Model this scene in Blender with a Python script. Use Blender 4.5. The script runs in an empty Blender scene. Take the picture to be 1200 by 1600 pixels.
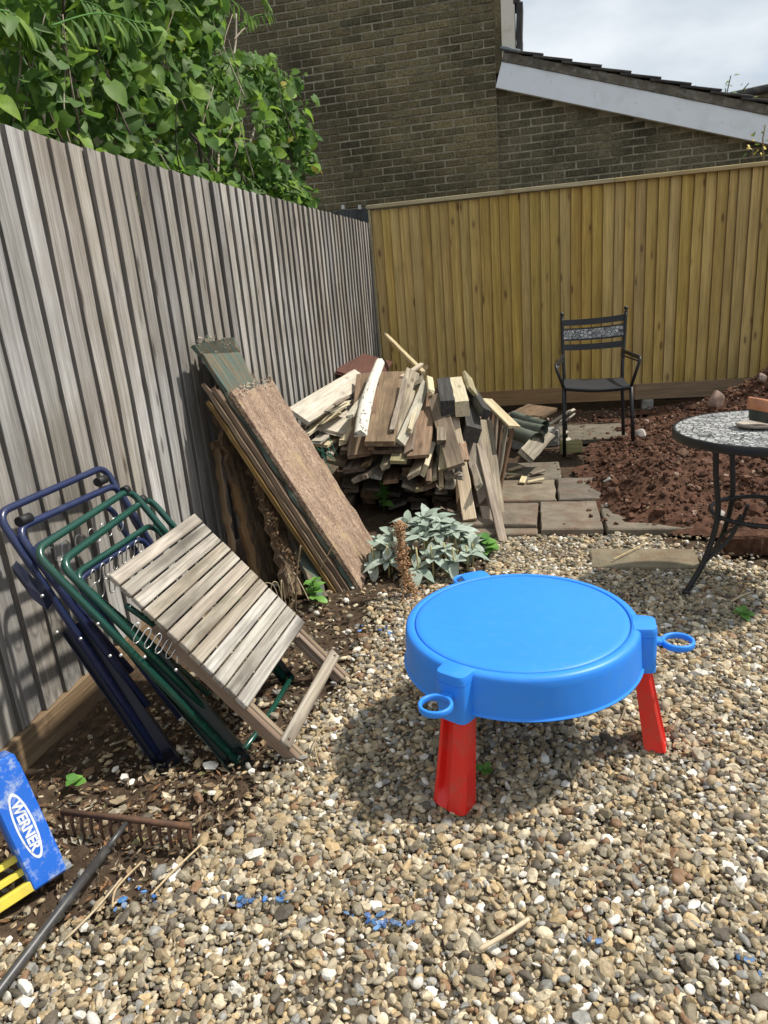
import bpy, math, random
import numpy as np
from mathutils import Vector, Matrix

SC = bpy.context.scene
COL = SC.collection
R = math.radians
rnd = random.Random(7)
rng = np.random.default_rng(11)

# ------------------------------------------------------------------ camera
F_PX = 1112.0
CAM = Vector((0, 0, 1.45))
YAW, PITCH, ROLL = R(13.22), R(17.82), R(-4.91)
fwd = Vector((-math.sin(YAW) * math.cos(PITCH), math.cos(YAW) * math.cos(PITCH), -math.sin(PITCH)))
r0 = Vector((math.cos(YAW), math.sin(YAW), 0))
u0 = r0.cross(fwd)
rt = r0 * math.cos(ROLL) + u0 * math.sin(ROLL)
up = u0 * math.cos(ROLL) - r0 * math.sin(ROLL)
cam = bpy.data.cameras.new('camera')
cam.sensor_fit = 'VERTICAL'
cam.sensor_height = 36.0
cam.lens = F_PX / 1600 * 36
cam.clip_start = 0.02
cam.clip_end = 2000
camo = bpy.data.objects.new('camera', cam)
M = Matrix.Identity(4)
for i in range(3):
    M[i][0], M[i][1], M[i][2], M[i][3] = rt[i], up[i], -fwd[i], CAM[i]
camo.matrix_world = M
COL.objects.link(camo)
SC.camera = camo

# ------------------------------------------------------------------ light
SUN = Vector((0.62, 0.22, 1.0)).normalized()          # direction towards the sun
world = bpy.data.worlds.new('World')
SC.world = world
world.use_nodes = True
nt = world.node_tree
bg = nt.nodes['Background']
sky = nt.nodes.new('ShaderNodeTexSky')
sky.sky_type = 'NISHITA'
sky.sun_disc = False
sky.sun_elevation = math.asin(SUN.z)
sky.sun_rotation = math.atan2(SUN.x, SUN.y)
sky.air_density = 1.0
sky.dust_density = 1.5
tc = nt.nodes.new('ShaderNodeTexCoord')
mp = nt.nodes.new('ShaderNodeMapping')
mp.inputs['Scale'].default_value = (1.3, 1.3, 3.2)
mp.inputs['Location'].default_value = (0.35, 0.2, 0.1)
n1 = nt.nodes.new('ShaderNodeTexNoise')
n1.inputs['Scale'].default_value = 1.6
n1.inputs['Detail'].default_value = 7
n1.inputs['Roughness'].default_value = 0.55
rp = nt.nodes.new('ShaderNodeValToRGB')
rp.color_ramp.elements[0].position = 0.33
rp.color_ramp.elements[0].color = (0, 0, 0, 1)
rp.color_ramp.elements[1].position = 0.45
rp.color_ramp.elements[1].color = (1, 1, 1, 1)
n2 = nt.nodes.new('ShaderNodeTexNoise')
n2.inputs['Scale'].default_value = 2.6
n2.inputs['Detail'].default_value = 6
rp2 = nt.nodes.new('ShaderNodeValToRGB')
rp2.color_ramp.elements[0].position = 0.38
rp2.color_ramp.elements[0].color = (4.3, 4.9, 5.5, 1)
rp2.color_ramp.elements[1].position = 0.60
rp2.color_ramp.elements[1].color = (6.7, 7.1, 7.5, 1)
mx = nt.nodes.new('ShaderNodeMixRGB')
L = nt.links.new
L(tc.outputs['Generated'], mp.inputs['Vector'])
L(mp.outputs['Vector'], n1.inputs['Vector'])
L(mp.outputs['Vector'], n2.inputs['Vector'])
L(n1.outputs['Fac'], rp.inputs['Fac'])
L(n2.outputs['Fac'], rp2.inputs['Fac'])
L(rp.outputs['Color'], mx.inputs['Fac'])
L(sky.outputs['Color'], mx.inputs['Color1'])
L(rp2.outputs['Color'], mx.inputs['Color2'])
L(mx.outputs['Color'], bg.inputs['Color'])
bg.inputs['Strength'].default_value = 0.1
sun = bpy.data.lights.new('sun', 'SUN')
sun.energy = 3.65
sun.angle = R(2.0)
sun.color = (1.0, 0.95, 0.86)
suno = bpy.data.objects.new('sun', sun)
suno.rotation_euler = SUN.to_track_quat('Z', 'Y').to_euler()
suno.location = SUN * 20
COL.objects.link(suno)
SC.view_settings.view_transform = 'Standard'
SC.view_settings.look = 'None'
SC.view_settings.exposure = 0.40
SC.view_settings.gamma = 1
SC.view_settings.use_curve_mapping = False

# ------------------------------------------------------------------ helpers
def V(*a):
    return Vector(a if len(a) > 1 else a[0])

def ray(px, py):
    return rt * ((px - 600) / F_PX) - up * ((py - 800) / F_PX) + fwd

def at(px, py, **k):
    """the point seen at photo pixel (px, py) on the plane x=, y= or z="""
    (ax, v), = k.items()
    i = 'xyz'.index(ax)
    d = ray(px, py)
    return CAM + d * ((v - CAM[i]) / d[i])

def vnoise(x, y, seed=0):
    """vectorised value noise, -1..1"""
    xi = np.floor(x).astype(np.int64); yi = np.floor(y).astype(np.int64)
    fx = x - xi; fy = y - yi
    fx = fx * fx * (3 - 2 * fx); fy = fy * fy * (3 - 2 * fy)
    def h(a, b):
        n = (a * 374761393 + b * 668265263 + seed * 1442695041) & 0x7fffffff
        n = ((n ^ (n >> 13)) * 1274126177) & 0x7fffffff
        return ((n ^ (n >> 16)) & 0xffff) / 32767.5 - 1
    a = h(xi, yi); b = h(xi + 1, yi); c = h(xi, yi + 1); d = h(xi + 1, yi + 1)
    return (a * (1 - fx) + b * fx) * (1 - fy) + (c * (1 - fx) + d * fx) * fy

def fbm(x, y, sc, oct=4, seed=0):
    t = 0; a = 1.0
    for k in range(oct):
        t = t + a * vnoise(x * sc + 17.3 * k, y * sc - 9.1 * k, seed + k)
        a *= 0.5; sc *= 2.03
    return t

class MB:
    """collects geometry, build() links it as one mesh object"""
    def __init__(s):
        s.v = []; s.f = []; s.sm = []
    def add(s, vs, fs, smooth=False):
        o = len(s.v)
        s.v += [tuple(v) for v in vs]
        s.f += [tuple(i + o for i in f) for f in fs]
        s.sm += [smooth] * len(fs)
        return s
    def box(s, lo, hi, c=0.0, mat=None):
        """axis-aligned box with chamfer c; mat places it"""
        lo = V(lo); hi = V(hi)
        m = (lo + hi) / 2; h = (hi - lo) / 2
        c = min(c, h.x * .45, h.y * .45, h.z * .45)
        vs = []
        if c <= 0:
            for a in (-1, 1):
                for b in (-1, 1):
                    for d in (-1, 1):
                        vs.append(m + V(a * h.x, b * h.y, d * h.z))
            fs = [(0, 1, 3, 2), (4, 6, 7, 5), (0, 4, 5, 1), (2, 3, 7, 6), (0, 2, 6, 4), (1, 5, 7, 3)]
        else:
            ix = {}
            for a in (-1, 1):
                for b in (-1, 1):
                    for d in (-1, 1):
                        for ax in range(3):
                            p = [h.x - c, h.y - c, h.z - c]
                            p[ax] = h[ax]
                            ix[a, b, d, ax] = len(vs)
                            vs.append(m + V(a * p[0], b * p[1], d * p[2]))
            fs = []
            S = (-1, 1)
            for a in S:
                q = [ix[a, -1, -1, 0], ix[a, 1, -1, 0], ix[a, 1, 1, 0], ix[a, -1, 1, 0]]
                fs.append(q if a > 0 else q[::-1])
                q = [ix[-1, a, -1, 1], ix[1, a, -1, 1], ix[1, a, 1, 1], ix[-1, a, 1, 1]]
                fs.append(q[::-1] if a > 0 else q)
                q = [ix[-1, -1, a, 2], ix[1, -1, a, 2], ix[1, 1, a, 2], ix[-1, 1, a, 2]]
                fs.append(q if a > 0 else q[::-1])
            for a in S:
                for b in S:
                    q = [ix[a, b, -1, 0], ix[a, b, -1, 1], ix[a, b, 1, 1], ix[a, b, 1, 0]]
                    fs.append(q if a * b > 0 else q[::-1])
                    q = [ix[a, -1, b, 2], ix[a, -1, b, 0], ix[a, 1, b, 0], ix[a, 1, b, 2]]
                    fs.append(q if a * b > 0 else q[::-1])
                    q = [ix[-1, a, b, 1], ix[-1, a, b, 2], ix[1, a, b, 2], ix[1, a, b, 1]]
                    fs.append(q if a * b > 0 else q[::-1])
                    for d in S:
                        q = [ix[a, b, d, 0], ix[a, b, d, 1], ix[a, b, d, 2]]
                        fs.append(q if a * b * d > 0 else q[::-1])
        if mat is not None:
            vs = [mat @ v for v in vs]
        return s.add(vs, fs)
    def tube(s, path, r, n=8, closed=False, sx=1.0, caps=True, upv=None):
        """tube along a path; r a number or list; sx flattens across"""
        P = [V(p) for p in path]
        k = len(P)
        rr = r if isinstance(r, (list, tuple)) else [r] * k
        T = []
        for i in range(k):
            a = P[i - 1] if (i > 0 or closed) else P[i]
            b = P[(i + 1) % k] if (i < k - 1 or closed) else P[i]
            t = (b - a)
            T.append(t.normalized() if t.length > 1e-9 else V(0, 0, 1))
        u = upv.copy() if upv is not None else (V(0, 0, 1) if abs(T[0].z) < .9 else V(1, 0, 0))
        vs = []
        for i in range(k):
            u = (u - T[i] * u.dot(T[i]))
            u = u.normalized() if u.length > 1e-6 else T[i].orthogonal().normalized()
            w = T[i].cross(u)
            for j in range(n):
                a = 2 * math.pi * j / n
                vs.append(P[i] + (u * math.cos(a) + w * math.sin(a) * sx) * rr[i])
        fs = []
        for i in range(k if closed else k - 1):
            i2 = (i + 1) % k
            for j in range(n):
                j2 = (j + 1) % n
                fs.append((i * n + j, i * n + j2, i2 * n + j2, i2 * n + j))
        s.add(vs, fs, True)
        if caps and not closed:
            o = len(s.v) - len(vs)
            s.f += [tuple(o + j for j in range(n))[::-1], tuple(o + (k - 1) * n + j for j in range(n))]
            s.sm += [False, False]
        return s
    def lathe(s, prof, n=32, mat=None, smooth=True):
        vs = []; fs = []
        k = len(prof)
        for (r, z) in prof:
            for j in range(n):
                a = 2 * math.pi * j / n
                vs.append(V(r * math.cos(a), r * math.sin(a), z))
        if mat is not None:
            vs = [mat @ v for v in vs]
        for i in range(k - 1):
            for j in range(n):
                j2 = (j + 1) % n
                fs.append((i * n + j, i * n + j2, (i + 1) * n + j2, (i + 1) * n + j))
        s.add(vs, fs, smooth)
        return s
    def loft(s, rings, caps=True, smooth=False):
        n = len(rings[0])
        vs = [v for rg in rings for v in rg]
        fs = []
        for i in range(len(rings) - 1):
            for j in range(n):
                j2 = (j + 1) % n
                fs.append((i * n + j, i * n + j2, (i + 1) * n + j2, (i + 1) * n + j))
        s.add(vs, fs, smooth)
        if caps:
            o = len(s.v) - len(vs)
            s.f += [tuple(o + j for j in range(n))[::-1], tuple(o + (len(rings) - 1) * n + j for j in range(n))]
            s.sm += [False, False]
        return s
    def mesh(s, name, mat=None):
        me = bpy.data.meshes.new(name)
        me.from_pydata(s.v, [], s.f)
        me.polygons.foreach_set('use_smooth', s.sm)
        if mat:
            me.materials.append(mat)
        me.update()
        return me
    def build(s, name, mat, parent=None, loc=None, mtx=None, auto=None):
        o = link(name, s.mesh(name, mat), parent, loc, mtx)
        if auto:
            sharp(o.data, auto)
        return o

def sharp(me, ang):
    me.polygons.foreach_set('use_smooth', [True] * len(me.polygons))
    me.set_sharp_from_angle(angle=R(ang))

def link(name, me, parent=None, loc=None, mtx=None):
    """world-space placement; children are re-expressed under their parent (roots carry a translation only)"""
    o = bpy.data.objects.new(name, me)
    COL.objects.link(o)
    W = Matrix.Identity(4)
    if mtx is not None:
        W = mtx.copy()
    elif loc is not None:
        W = Matrix.Translation(V(loc))
    o['_w'] = 0
    del o['_w']
    if parent is not None:
        o.parent = parent
        W = WORLD[parent.name].inverted() @ W
    WORLD[o.name] = (WORLD[parent.name] @ W) if parent is not None else W
    o.matrix_basis = W
    return o

WORLD = {}

def thing(name, label, cat, loc=(0, 0, 0), group=None):
    o = link(name, None, loc=loc)
    o.empty_display_size = 0.1
    return tag(o, label, cat, group)

def tag(o, label, cat, group=None):
    o['label'] = label
    o['category'] = cat
    if group:
        o['group'] = group
    return o

def kind(o, k):
    o['kind'] = k
    return o

def frame(A, B, n):
    """matrix: origin A, X towards B, Z near n"""
    A = V(A); B = V(B)
    x = (B - A).normalized()
    z = V(n) - x * V(n).dot(x)
    z.normalize()
    y = z.cross(x)
    m = Matrix.Identity(4)
    for i in range(3):
        m[i][0], m[i][1], m[i][2], m[i][3] = x[i], y[i], z[i], A[i]
    return m

def fillet(pts, r, n=5):
    P = [V(p) for p in pts]
    out = [P[0]]
    for i in range(1, len(P) - 1):
        a = (P[i - 1] - P[i]); b = (P[i + 1] - P[i])
        d = min(r, a.length * .45, b.length * .45)
        p0 = P[i] + a.normalized() * d; p2 = P[i] + b.normalized() * d
        for k in range(n + 1):
            t = k / n
            out.append(p0 * (1 - t) ** 2 + P[i] * 2 * t * (1 - t) + p2 * t * t)
    out.append(P[-1])
    return out

def spline(pts, n=6):
    P = [V(p) for p in pts]
    out = []
    for i in range(len(P) - 1):
        p0 = P[max(i - 1, 0)]; p1 = P[i]; p2 = P[i + 1]; p3 = P[min(i + 2, len(P) - 1)]
        for k in range(n):
            t = k / n
            out.append(0.5 * ((2 * p1) + (p2 - p0) * t + (2 * p0 - 5 * p1 + 4 * p2 - p3) * t * t + (3 * p1 - p0 - 3 * p2 + p3) * t ** 3))
    out.append(P[-1])
    return out

# ------------------------------------------------------------------ materials
def newmat(name):
    m = bpy.data.materials.new(name)
    m.use_nodes = True
    n = m.node_tree
    return m, n, n.nodes['Principled BSDF']

def nn(n, t, **k):
    x = n.nodes.new('ShaderNode' + t)
    for a, b in k.items():
        if a in x.inputs:
            x.inputs[a].default_value = b
        else:
            setattr(x, a, b)
    return x

def ramp(n, stops, interp='LINEAR'):
    x = n.nodes.new('ShaderNodeValToRGB')
    cr = x.color_ramp
    cr.interpolation = interp
    while len(cr.elements) < len(stops):
        cr.elements.new(0.5)
    for e, (p, c) in zip(cr.elements, stops):
        e.position = p
        e.color = (*c, 1) if len(c) == 3 else c
    return x

def coords(n, scale=(1, 1, 1), mode='Object', rand=True):
    if mode == 'World':
        g = nn(n, 'NewGeometry'); src = g.outputs['Position']
    else:
        t = nn(n, 'TexCoord'); src = t.outputs['Object']
    if rand and mode != 'World':
        oi = nn(n, 'ObjectInfo')
        ml = nn(n, 'VectorMath', operation='SCALE')
        cx = nn(n, 'CombineXYZ')
        for i in range(3):
            n.links.new(oi.outputs['Random'], cx.inputs[i])
        n.links.new(cx.outputs[0], ml.inputs[0])
        ml.inputs['Scale'].default_value = 37.0
        ad = nn(n, 'VectorMath', operation='ADD')
        n.links.new(src, ad.inputs[0]); n.links.new(ml.outputs[0], ad.inputs[1])
        src = ad.outputs[0]
    mp = nn(n, 'Mapping')
    mp.inputs['Scale'].default_value = scale
    n.links.new(src, mp.inputs['Vector'])
    return mp.outputs['Vector']

def noise(n, vec, scale, detail=4, rough=.55, dist=0):
    x = nn(n, 'TexNoise')
    x.inputs['Scale'].default_value = scale
    x.inputs['Detail'].default_value = detail
    x.inputs['Roughness'].default_value = rough
    x.inputs['Distortion'].default_value = dist
    n.links.new(vec, x.inputs['Vector'])
    return x.outputs['Fac']

def mixc(n, fac, a, b, mode='MIX'):
    x = nn(n, 'MixRGB', blend_type=mode)
    for s, i in ((fac, 0), (a, 1), (b, 2)):
        if hasattr(s, 'links') or hasattr(s, 'is_linked'):
            n.links.new(s, x.inputs[i])
        elif i == 0:
            x.inputs[0].default_value = s
        else:
            x.inputs[i].default_value = (*s, 1)
    return x.outputs['Color']

def objvar(n, col, hue=.02, sat=.2, val=.3):
    """small per-object change of tone, as between real pieces"""
    oi = nn(n, 'ObjectInfo')
    h = nn(n, 'HueSaturation')
    def rr(mult, lo, hi):
        m = nn(n, 'Math', operation='MULTIPLY'); m.inputs[1].default_value = mult
        n.links.new(oi.outputs['Random'], m.inputs[0])
        f = nn(n, 'Math', operation='FRACT'); n.links.new(m.outputs[0], f.inputs[0])
        mr = nn(n, 'MapRange'); mr.inputs['To Min'].default_value = lo; mr.inputs['To Max'].default_value = hi
        n.links.new(f.outputs[0], mr.inputs['Value'])
        return mr.outputs[0]
    n.links.new(rr(7.3, .5 - hue, .5 + hue), h.inputs['Hue'])
    n.links.new(rr(13.7, 1 - sat, 1 + sat), h.inputs['Saturation'])
    n.links.new(rr(1.0, 1 - val, 1 + val), h.inputs['Value'])
    n.links.new(col, h.inputs['Color'])
    return h.outputs['Color']

def bump(n, bs, h, strength=.4, dist=.01):
    b = nn(n, 'Bump')
    b.inputs['Strength'].default_value = strength
    b.inputs['Distance'].default_value = dist
    n.links.new(h, b.inputs['Height'])
    n.links.new(b.outputs['Normal'], bs.inputs['Normal'])

def wood(name, c1, c2, c3, axis=0, thick=2, knots=.5, fine=1.0, rough=.8, val=.25, hue=.012, sat=.2, blotch=.45, bstr=.35, knotcol=(.06, .035, .02), stain=None):
    """long-grain wood: streaks along one axis, blotches, knots"""
    m, n, bs = newmat(name)
    sc = [46.0 * fine] * 3
    sc[axis] = 1.5 * fine
    v = coords(n, sc)
    s1 = noise(n, v, 1.0, 6, .65, .6)
    sc2 = [190.0 * fine] * 3
    sc2[axis] = 4.0 * fine
    v2 = coords(n, sc2)
    s2 = noise(n, v2, 1.0, 3, .6)
    rp = ramp(n, [(.25, c1), (.5, c2), (.75, c3)])
    n.links.new(s1, rp.inputs['Fac'])
    sc3 = [7.0] * 3
    sc3[axis] = 2.0
    v3 = coords(n, sc3)
    bl = noise(n, v3, 1.0, 4, .6)
    br = ramp(n, [(.42, (0, 0, 0)), (.68, (1, 1, 1))])
    n.links.new(bl, br.inputs['Fac'])
    dark = tuple(x * .5 for x in c1)
    mb = nn(n, 'Math', operation='MULTIPLY'); mb.inputs[1].default_value = blotch
    n.links.new(br.outputs['Color'], mb.inputs[0])
    col = mixc(n, mb.outputs[0], rp.outputs['Color'], dark)
    fr = ramp(n, [(.3, (.62, .62, .62)), (.7, (1.18, 1.18, 1.18))])
    n.links.new(s2, fr.inputs['Fac'])
    col = mixc(n, .8, col, fr.outputs['Color'], 'MULTIPLY')
    if knots > 0:
        sk = [10.0] * 3
        sk[axis] = 3.4
        sk[thick] = .02
        vk = coords(n, sk)
        vo = nn(n, 'TexVoronoi')
        vo.inputs['Scale'].default_value = 1.0
        n.links.new(vk, vo.inputs['Vector'])
        kr = ramp(n, [(.0, (1, 1, 1)), (.10, (.9, .9, .9)), (.15, (.28, .28, .28)), (.26, (0, 0, 0))])
        n.links.new(vo.outputs['Distance'], kr.inputs['Fac'])
        mk = nn(n, 'Math', operation='MULTIPLY'); mk.inputs[1].default_value = knots
        n.links.new(kr.outputs['Color'], mk.inputs[0])
        col = mixc(n, mk.outputs[0], col, knotcol)
    col = objvar(n, col, hue, sat, val)
    if stain:
        vs_ = coords(n, (1.6, 1.6, 1.1), mode='World')
        sf = noise(n, vs_, 1.0, 5, .65)
        sr = ramp(n, [(.40, stain), (.60, (1.08, 1.08, 1.08))])
        n.links.new(sf, sr.inputs['Fac'])
        col = mixc(n, 1.0, col, sr.outputs['Color'], 'MULTIPLY')
    n.links.new(col, bs.inputs['Base Color'])
    bs.inputs['Roughness'].default_value = rough
    ad = nn(n, 'Math', operation='ADD')
    n.links.new(s1, ad.inputs[0]); n.links.new(s2, ad.inputs[1])
    bump(n, bs, ad.outputs[0], bstr, .006)
    return m

def plain(name, col, rough=.5, var=.12, scale=6.0, metal=0.0, bstr=0.0, bscale=60.0, spec=.5, objv=0.0, dirt=None, dirtamt=.4, dirtscale=9):
    m, n, bs = newmat(name)
    v = coords(n)
    f = noise(n, v, scale, 5, .6)
    r = ramp(n, [(.3, tuple(c * (1 - var) for c in col)), (.7, tuple(min(1, c * (1 + var)) for c in col))])
    n.links.new(f, r.inputs['Fac'])
    c = r.outputs['Color']
    if dirt:
        d = noise(n, v, dirtscale, 7, .68)
        dr = ramp(n, [(.5, (0, 0, 0)), (.66, (dirtamt,) * 3)])
        n.links.new(d, dr.inputs['Fac'])
        c = mixc(n, dr.outputs['Color'], c, dirt)
    if objv:
        c = objvar(n, c, .01, .15, objv)
    n.links.new(c, bs.inputs['Base Color'])
    bs.inputs['Roughness'].default_value = rough
    bs.inputs['Metallic'].default_value = metal
    bs.inputs['Specular IOR Level'].default_value = spec
    if bstr:
        bump(n, bs, noise(n, v, bscale, 5, .65), bstr, .01)
    return m

def attrmat(name, rough=.75, bstr=.3, bscale=120, speck=.35, transl=0.0, attr='col', spec=.3):
    m, n, bs = newmat(name)
    a = nn(n, 'Attribute'); a.attribute_name = attr
    v = coords(n, mode='World')
    f = noise(n, v, bscale, 5, .7)
    r = ramp(n, [(.3, (1 - speck,) * 3), (.7, (1 + speck,) * 3)])
    n.links.new(f, r.inputs['Fac'])
    c = mixc(n, 1.0, a.outputs['Color'], r.outputs['Color'], 'MULTIPLY')
    n.links.new(c, bs.inputs['Base Color'])
    bs.inputs['Roughness'].default_value = rough
    bs.inputs['Specular IOR Level'].default_value = spec
    if bstr:
        bump(n, bs, f, bstr, .004)
    if transl:
        add_transl(n, bs, c, transl)
    return m

def add_transl(n, bs, col, amt):
    t = nn(n, 'BsdfTranslucent')
    n.links.new(col, t.inputs['Color'])
    mxs = nn(n, 'MixShader')
    mxs.inputs[0].default_value = amt
    out = n.nodes['Material Output']
    n.links.new(bs.outputs[0], mxs.inputs[1]); n.links.new(t.outputs[0], mxs.inputs[2])
    n.links.new(mxs.outputs[0], out.inputs['Surface'])

def leafmat(name, cols, rough=.45, transl=.3, val=.25, scale=18.0):
    m, n, bs = newmat(name)
    oi = nn(n, 'ObjectInfo')
    r = ramp(n, [(i / max(1, len(cols) - 1), c) for i, c in enumerate(cols)])
    n.links.new(oi.outputs['Random'], r.inputs['Fac'])
    v = coords(n)
    f = noise(n, v, scale, 3, .6)
    rr = ramp(n, [(.3, (1 - val,) * 3), (.7, (1 + val,) * 3)])
    n.links.new(f, rr.inputs['Fac'])
    c = mixc(n, 1.0, r.outputs['Color'], rr.outputs['Color'], 'MULTIPLY')
    n.links.new(c, bs.inputs['Base Color'])
    bs.inputs['Roughness'].default_value = rough
    add_transl(n, bs, c, transl)
    bump(n, bs, f, .15, .004)
    return m

MT = {}
MT['fence_grey'] = wood('weathered grey fence', (.24, .222, .20), (.415, .396, .368), (.61, .59, .555), axis=2, thick=0, knots=.9, stain=(.76, .71, .64), val=.24, hue=.012, sat=.4, blotch=.3, knotcol=(.10, .085, .07), bstr=.6)
MT['fence_edge_shade'] = wood('shaded board edge', (.10, .088, .075), (.15, .135, .118), (.20, .18, .16), axis=2, thick=0, knots=0, val=.2, blotch=.3)  # shade on the thick board edges, put into their colour
MT['gravel_board'] = wood('brown gravel board', (.125, .082, .054), (.215, .148, .10), (.30, .215, .15), axis=1, knots=.3, thick=0, val=.1, blotch=.4)
MT['fence_new'] = wood('new treated fence', (.38, .245, .066), (.545, .37, .112), (.63, .45, .158), axis=2, thick=1, knots=.85, val=.10, hue=.004, sat=.08, blotch=.3, bstr=.25, knotcol=(.12, .06, .02), fine=.7)
MT['fence_new_edge_shade'] = wood('sawn edge with gap shade', (.16, .10, .035), (.24, .155, .055), (.30, .20, .075), axis=2, thick=0, knots=0, val=.1)  # gap shadow between the boards painted as a darker edge
MT['fence_cap'] = wood('new fence rail', (.33, .25, .13), (.48, .38, .22), (.55, .45, .28), axis=0, knots=.4, val=.08, blotch=.2, knotcol=(.15, .08, .03))
MT['gravel_new'] = wood('new gravel board', (.23, .15, .065), (.32, .215, .10), (.39, .275, .14), axis=0, knots=.3, val=.1, blotch=.3)
MT['dark_panel'] = wood('dark grey panel', (.045, .05, .05), (.075, .08, .08), (.10, .105, .10), axis=2, knots=.0, val=.1)
MT['teak'] = wood('weathered slats', (.13, .105, .08), (.43, .38, .315), (.74, .70, .62), axis=1, knots=.0, val=.14, hue=.008, sat=.3, blotch=.8, bstr=.6, fine=.7)
MT['teak_brown'] = wood('brown table frame', (.17, .11, .065), (.31, .215, .14), (.44, .34, .24), axis=0, knots=.1, val=.12, blotch=.3)
W = {}
W['brown'] = wood('old brown board', (.10, .062, .036), (.225, .15, .092), (.345, .25, .165), knots=.7, val=.25, blotch=.62)
W['red'] = wood('red brown board', (.12, .072, .042), (.25, .16, .10), (.37, .26, .175), knots=.7, val=.15, blotch=.62)
W['grey'] = wood('old grey board', (.14, .11, .078), (.32, .265, .195), (.50, .44, .35), knots=.7, val=.2, blotch=.62)
W['pale'] = wood('pale sawn board', (.42, .33, .20), (.57, .47, .31), (.66, .57, .41), knots=.5, val=.12, blotch=.15)
W['cream'] = wood('cream board', (.36, .31, .23), (.53, .48, .37), (.64, .60, .49), knots=.4, val=.12, blotch=.4)
W['khaki'] = wood('khaki board', (.24, .20, .11), (.38, .33, .20), (.46, .41, .27), knots=.7, val=.15, blotch=.62)
W['dark'] = wood('dark brown board', (.035, .028, .022), (.085, .066, .05), (.15, .12, .09), knots=.3, val=.3, blotch=.5)  # very dark brown tone, mostly for boards low in the pile
W['black'] = wood('blackened post', (.02, .019, .018), (.055, .05, .046), (.12, .11, .10), knots=.3, val=.15, blotch=.4)
W['olive'] = wood('green treated block', (.20, .18, .07), (.30, .27, .11), (.36, .33, .15), knots=.3, val=.1, blotch=.2)
W['edge'] = wood('plywood edge', (.11, .065, .03), (.23, .145, .07), (.36, .26, .145), knots=.1, val=.15, fine=1.3, blotch=.5)
W['maroon'] = wood('dark red panel', (.07, .03, .018), (.11, .05, .03), (.14, .07, .045), knots=.0, val=.1, blotch=.3)

def chipboard():
    m, n, bs = newmat('swollen chipboard')
    v = coords(n, (1, 2.2, 1), rand=False)
    vo = nn(n, 'TexVoronoi'); vo.inputs['Scale'].default_value = 95
    n.links.new(v, vo.inputs['Vector'])
    hs = nn(n, 'SeparateColor'); n.links.new(vo.outputs['Color'], hs.inputs[0])
    r = ramp(n, [(0, (.20, .135, .095)), (.5, (.36, .26, .19)), (1, (.52, .41, .31))])
    n.links.new(hs.outputs[0], r.inputs['Fac'])
    big = noise(n, v, 4.5, 6, .65)
    br = ramp(n, [(.38, (.7, .62, .58)), (.66, (1.2, 1.15, 1.1))])
    n.links.new(big, br.inputs['Fac'])
    c = mixc(n, 1.0, r.outputs['Color'], br.outputs['Color'], 'MULTIPLY')
    yl = noise(n, v, 3.1, 7, .72)
    yr = ramp(n, [(.54, (0, 0, 0)), (.66, (.75, .75, .75))])
    n.links.new(yl, yr.inputs['Fac'])
    c = mixc(n, yr.outputs['Color'], c, (.50, .37, .21))
    dk = noise(n, v, 7.0, 7, .72)
    dr = ramp(n, [(.30, (.8, .8, .8)), (.42, (0, 0, 0))])
    n.links.new(dk, dr.inputs['Fac'])
    c = mixc(n, dr.outputs['Color'], c, (.11, .07, .045))
    n.links.new(c, bs.inputs['Base Color'])
    bs.inputs['Roughness'].default_value = .9
    ad = nn(n, 'Math', operation='ADD'); n.links.new(vo.outputs['Distance'], ad.inputs[0]); n.links.new(big, ad.inputs[1])
    bump(n, bs, ad.outputs[0], .6, .012)
    return m
MT['chip'] = chipboard()

def peeled(name, paint, under, thr=.5, scale=(5, 30, 30), knots=0):
    """paint that has flaked away in patches"""
    m, n, bs = newmat(name)
    v = coords(n, scale)
    f = noise(n, v, 1.0, 7, .7)
    mk = ramp(n, [(thr - .03, (1, 1, 1)), (thr + .03, (0, 0, 0))])
    n.links.new(f, mk.inputs['Fac'])
    v2 = coords(n, (2, 60, 60))
    g = noise(n, v2, 1.0, 5, .6)
    r1 = ramp(n, [(.3, tuple(c * .55 for c in under)), (.7, tuple(c * 1.2 for c in under))])
    n.links.new(g, r1.inputs['Fac'])
    r2 = ramp(n, [(.3, tuple(c * .7 for c in paint)), (.7, tuple(min(1, c * 1.2) for c in paint))])
    n.links.new(g, r2.inputs['Fac'])
    c = mixc(n, mk.outputs['Color'], r1.outputs['Color'], r2.outputs['Color'])
    n.links.new(c, bs.inputs['Base Color'])
    bs.inputs['Roughness'].default_value = .8
    ad = nn(n, 'Math', operation='ADD'); n.links.new(mk.outputs['Color'], ad.inputs[0]); n.links.new(g, ad.inputs[1])
    bump(n, bs, ad.outputs[0], .5, .006)
    return m
MT['green_rot'] = peeled('rotten green painted sheet', (.085, .125, .10), (.17, .135, .085), .50)
MT['rot'] = peeled('rotten brown sheet', (.10, .065, .04), (.22, .15, .085), .5, (9, 22, 22))
MT['white_peel'] = peeled('cracked white paint', (.72, .69, .60), (.12, .09, .06), .60, (14, 34, 34))

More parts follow.
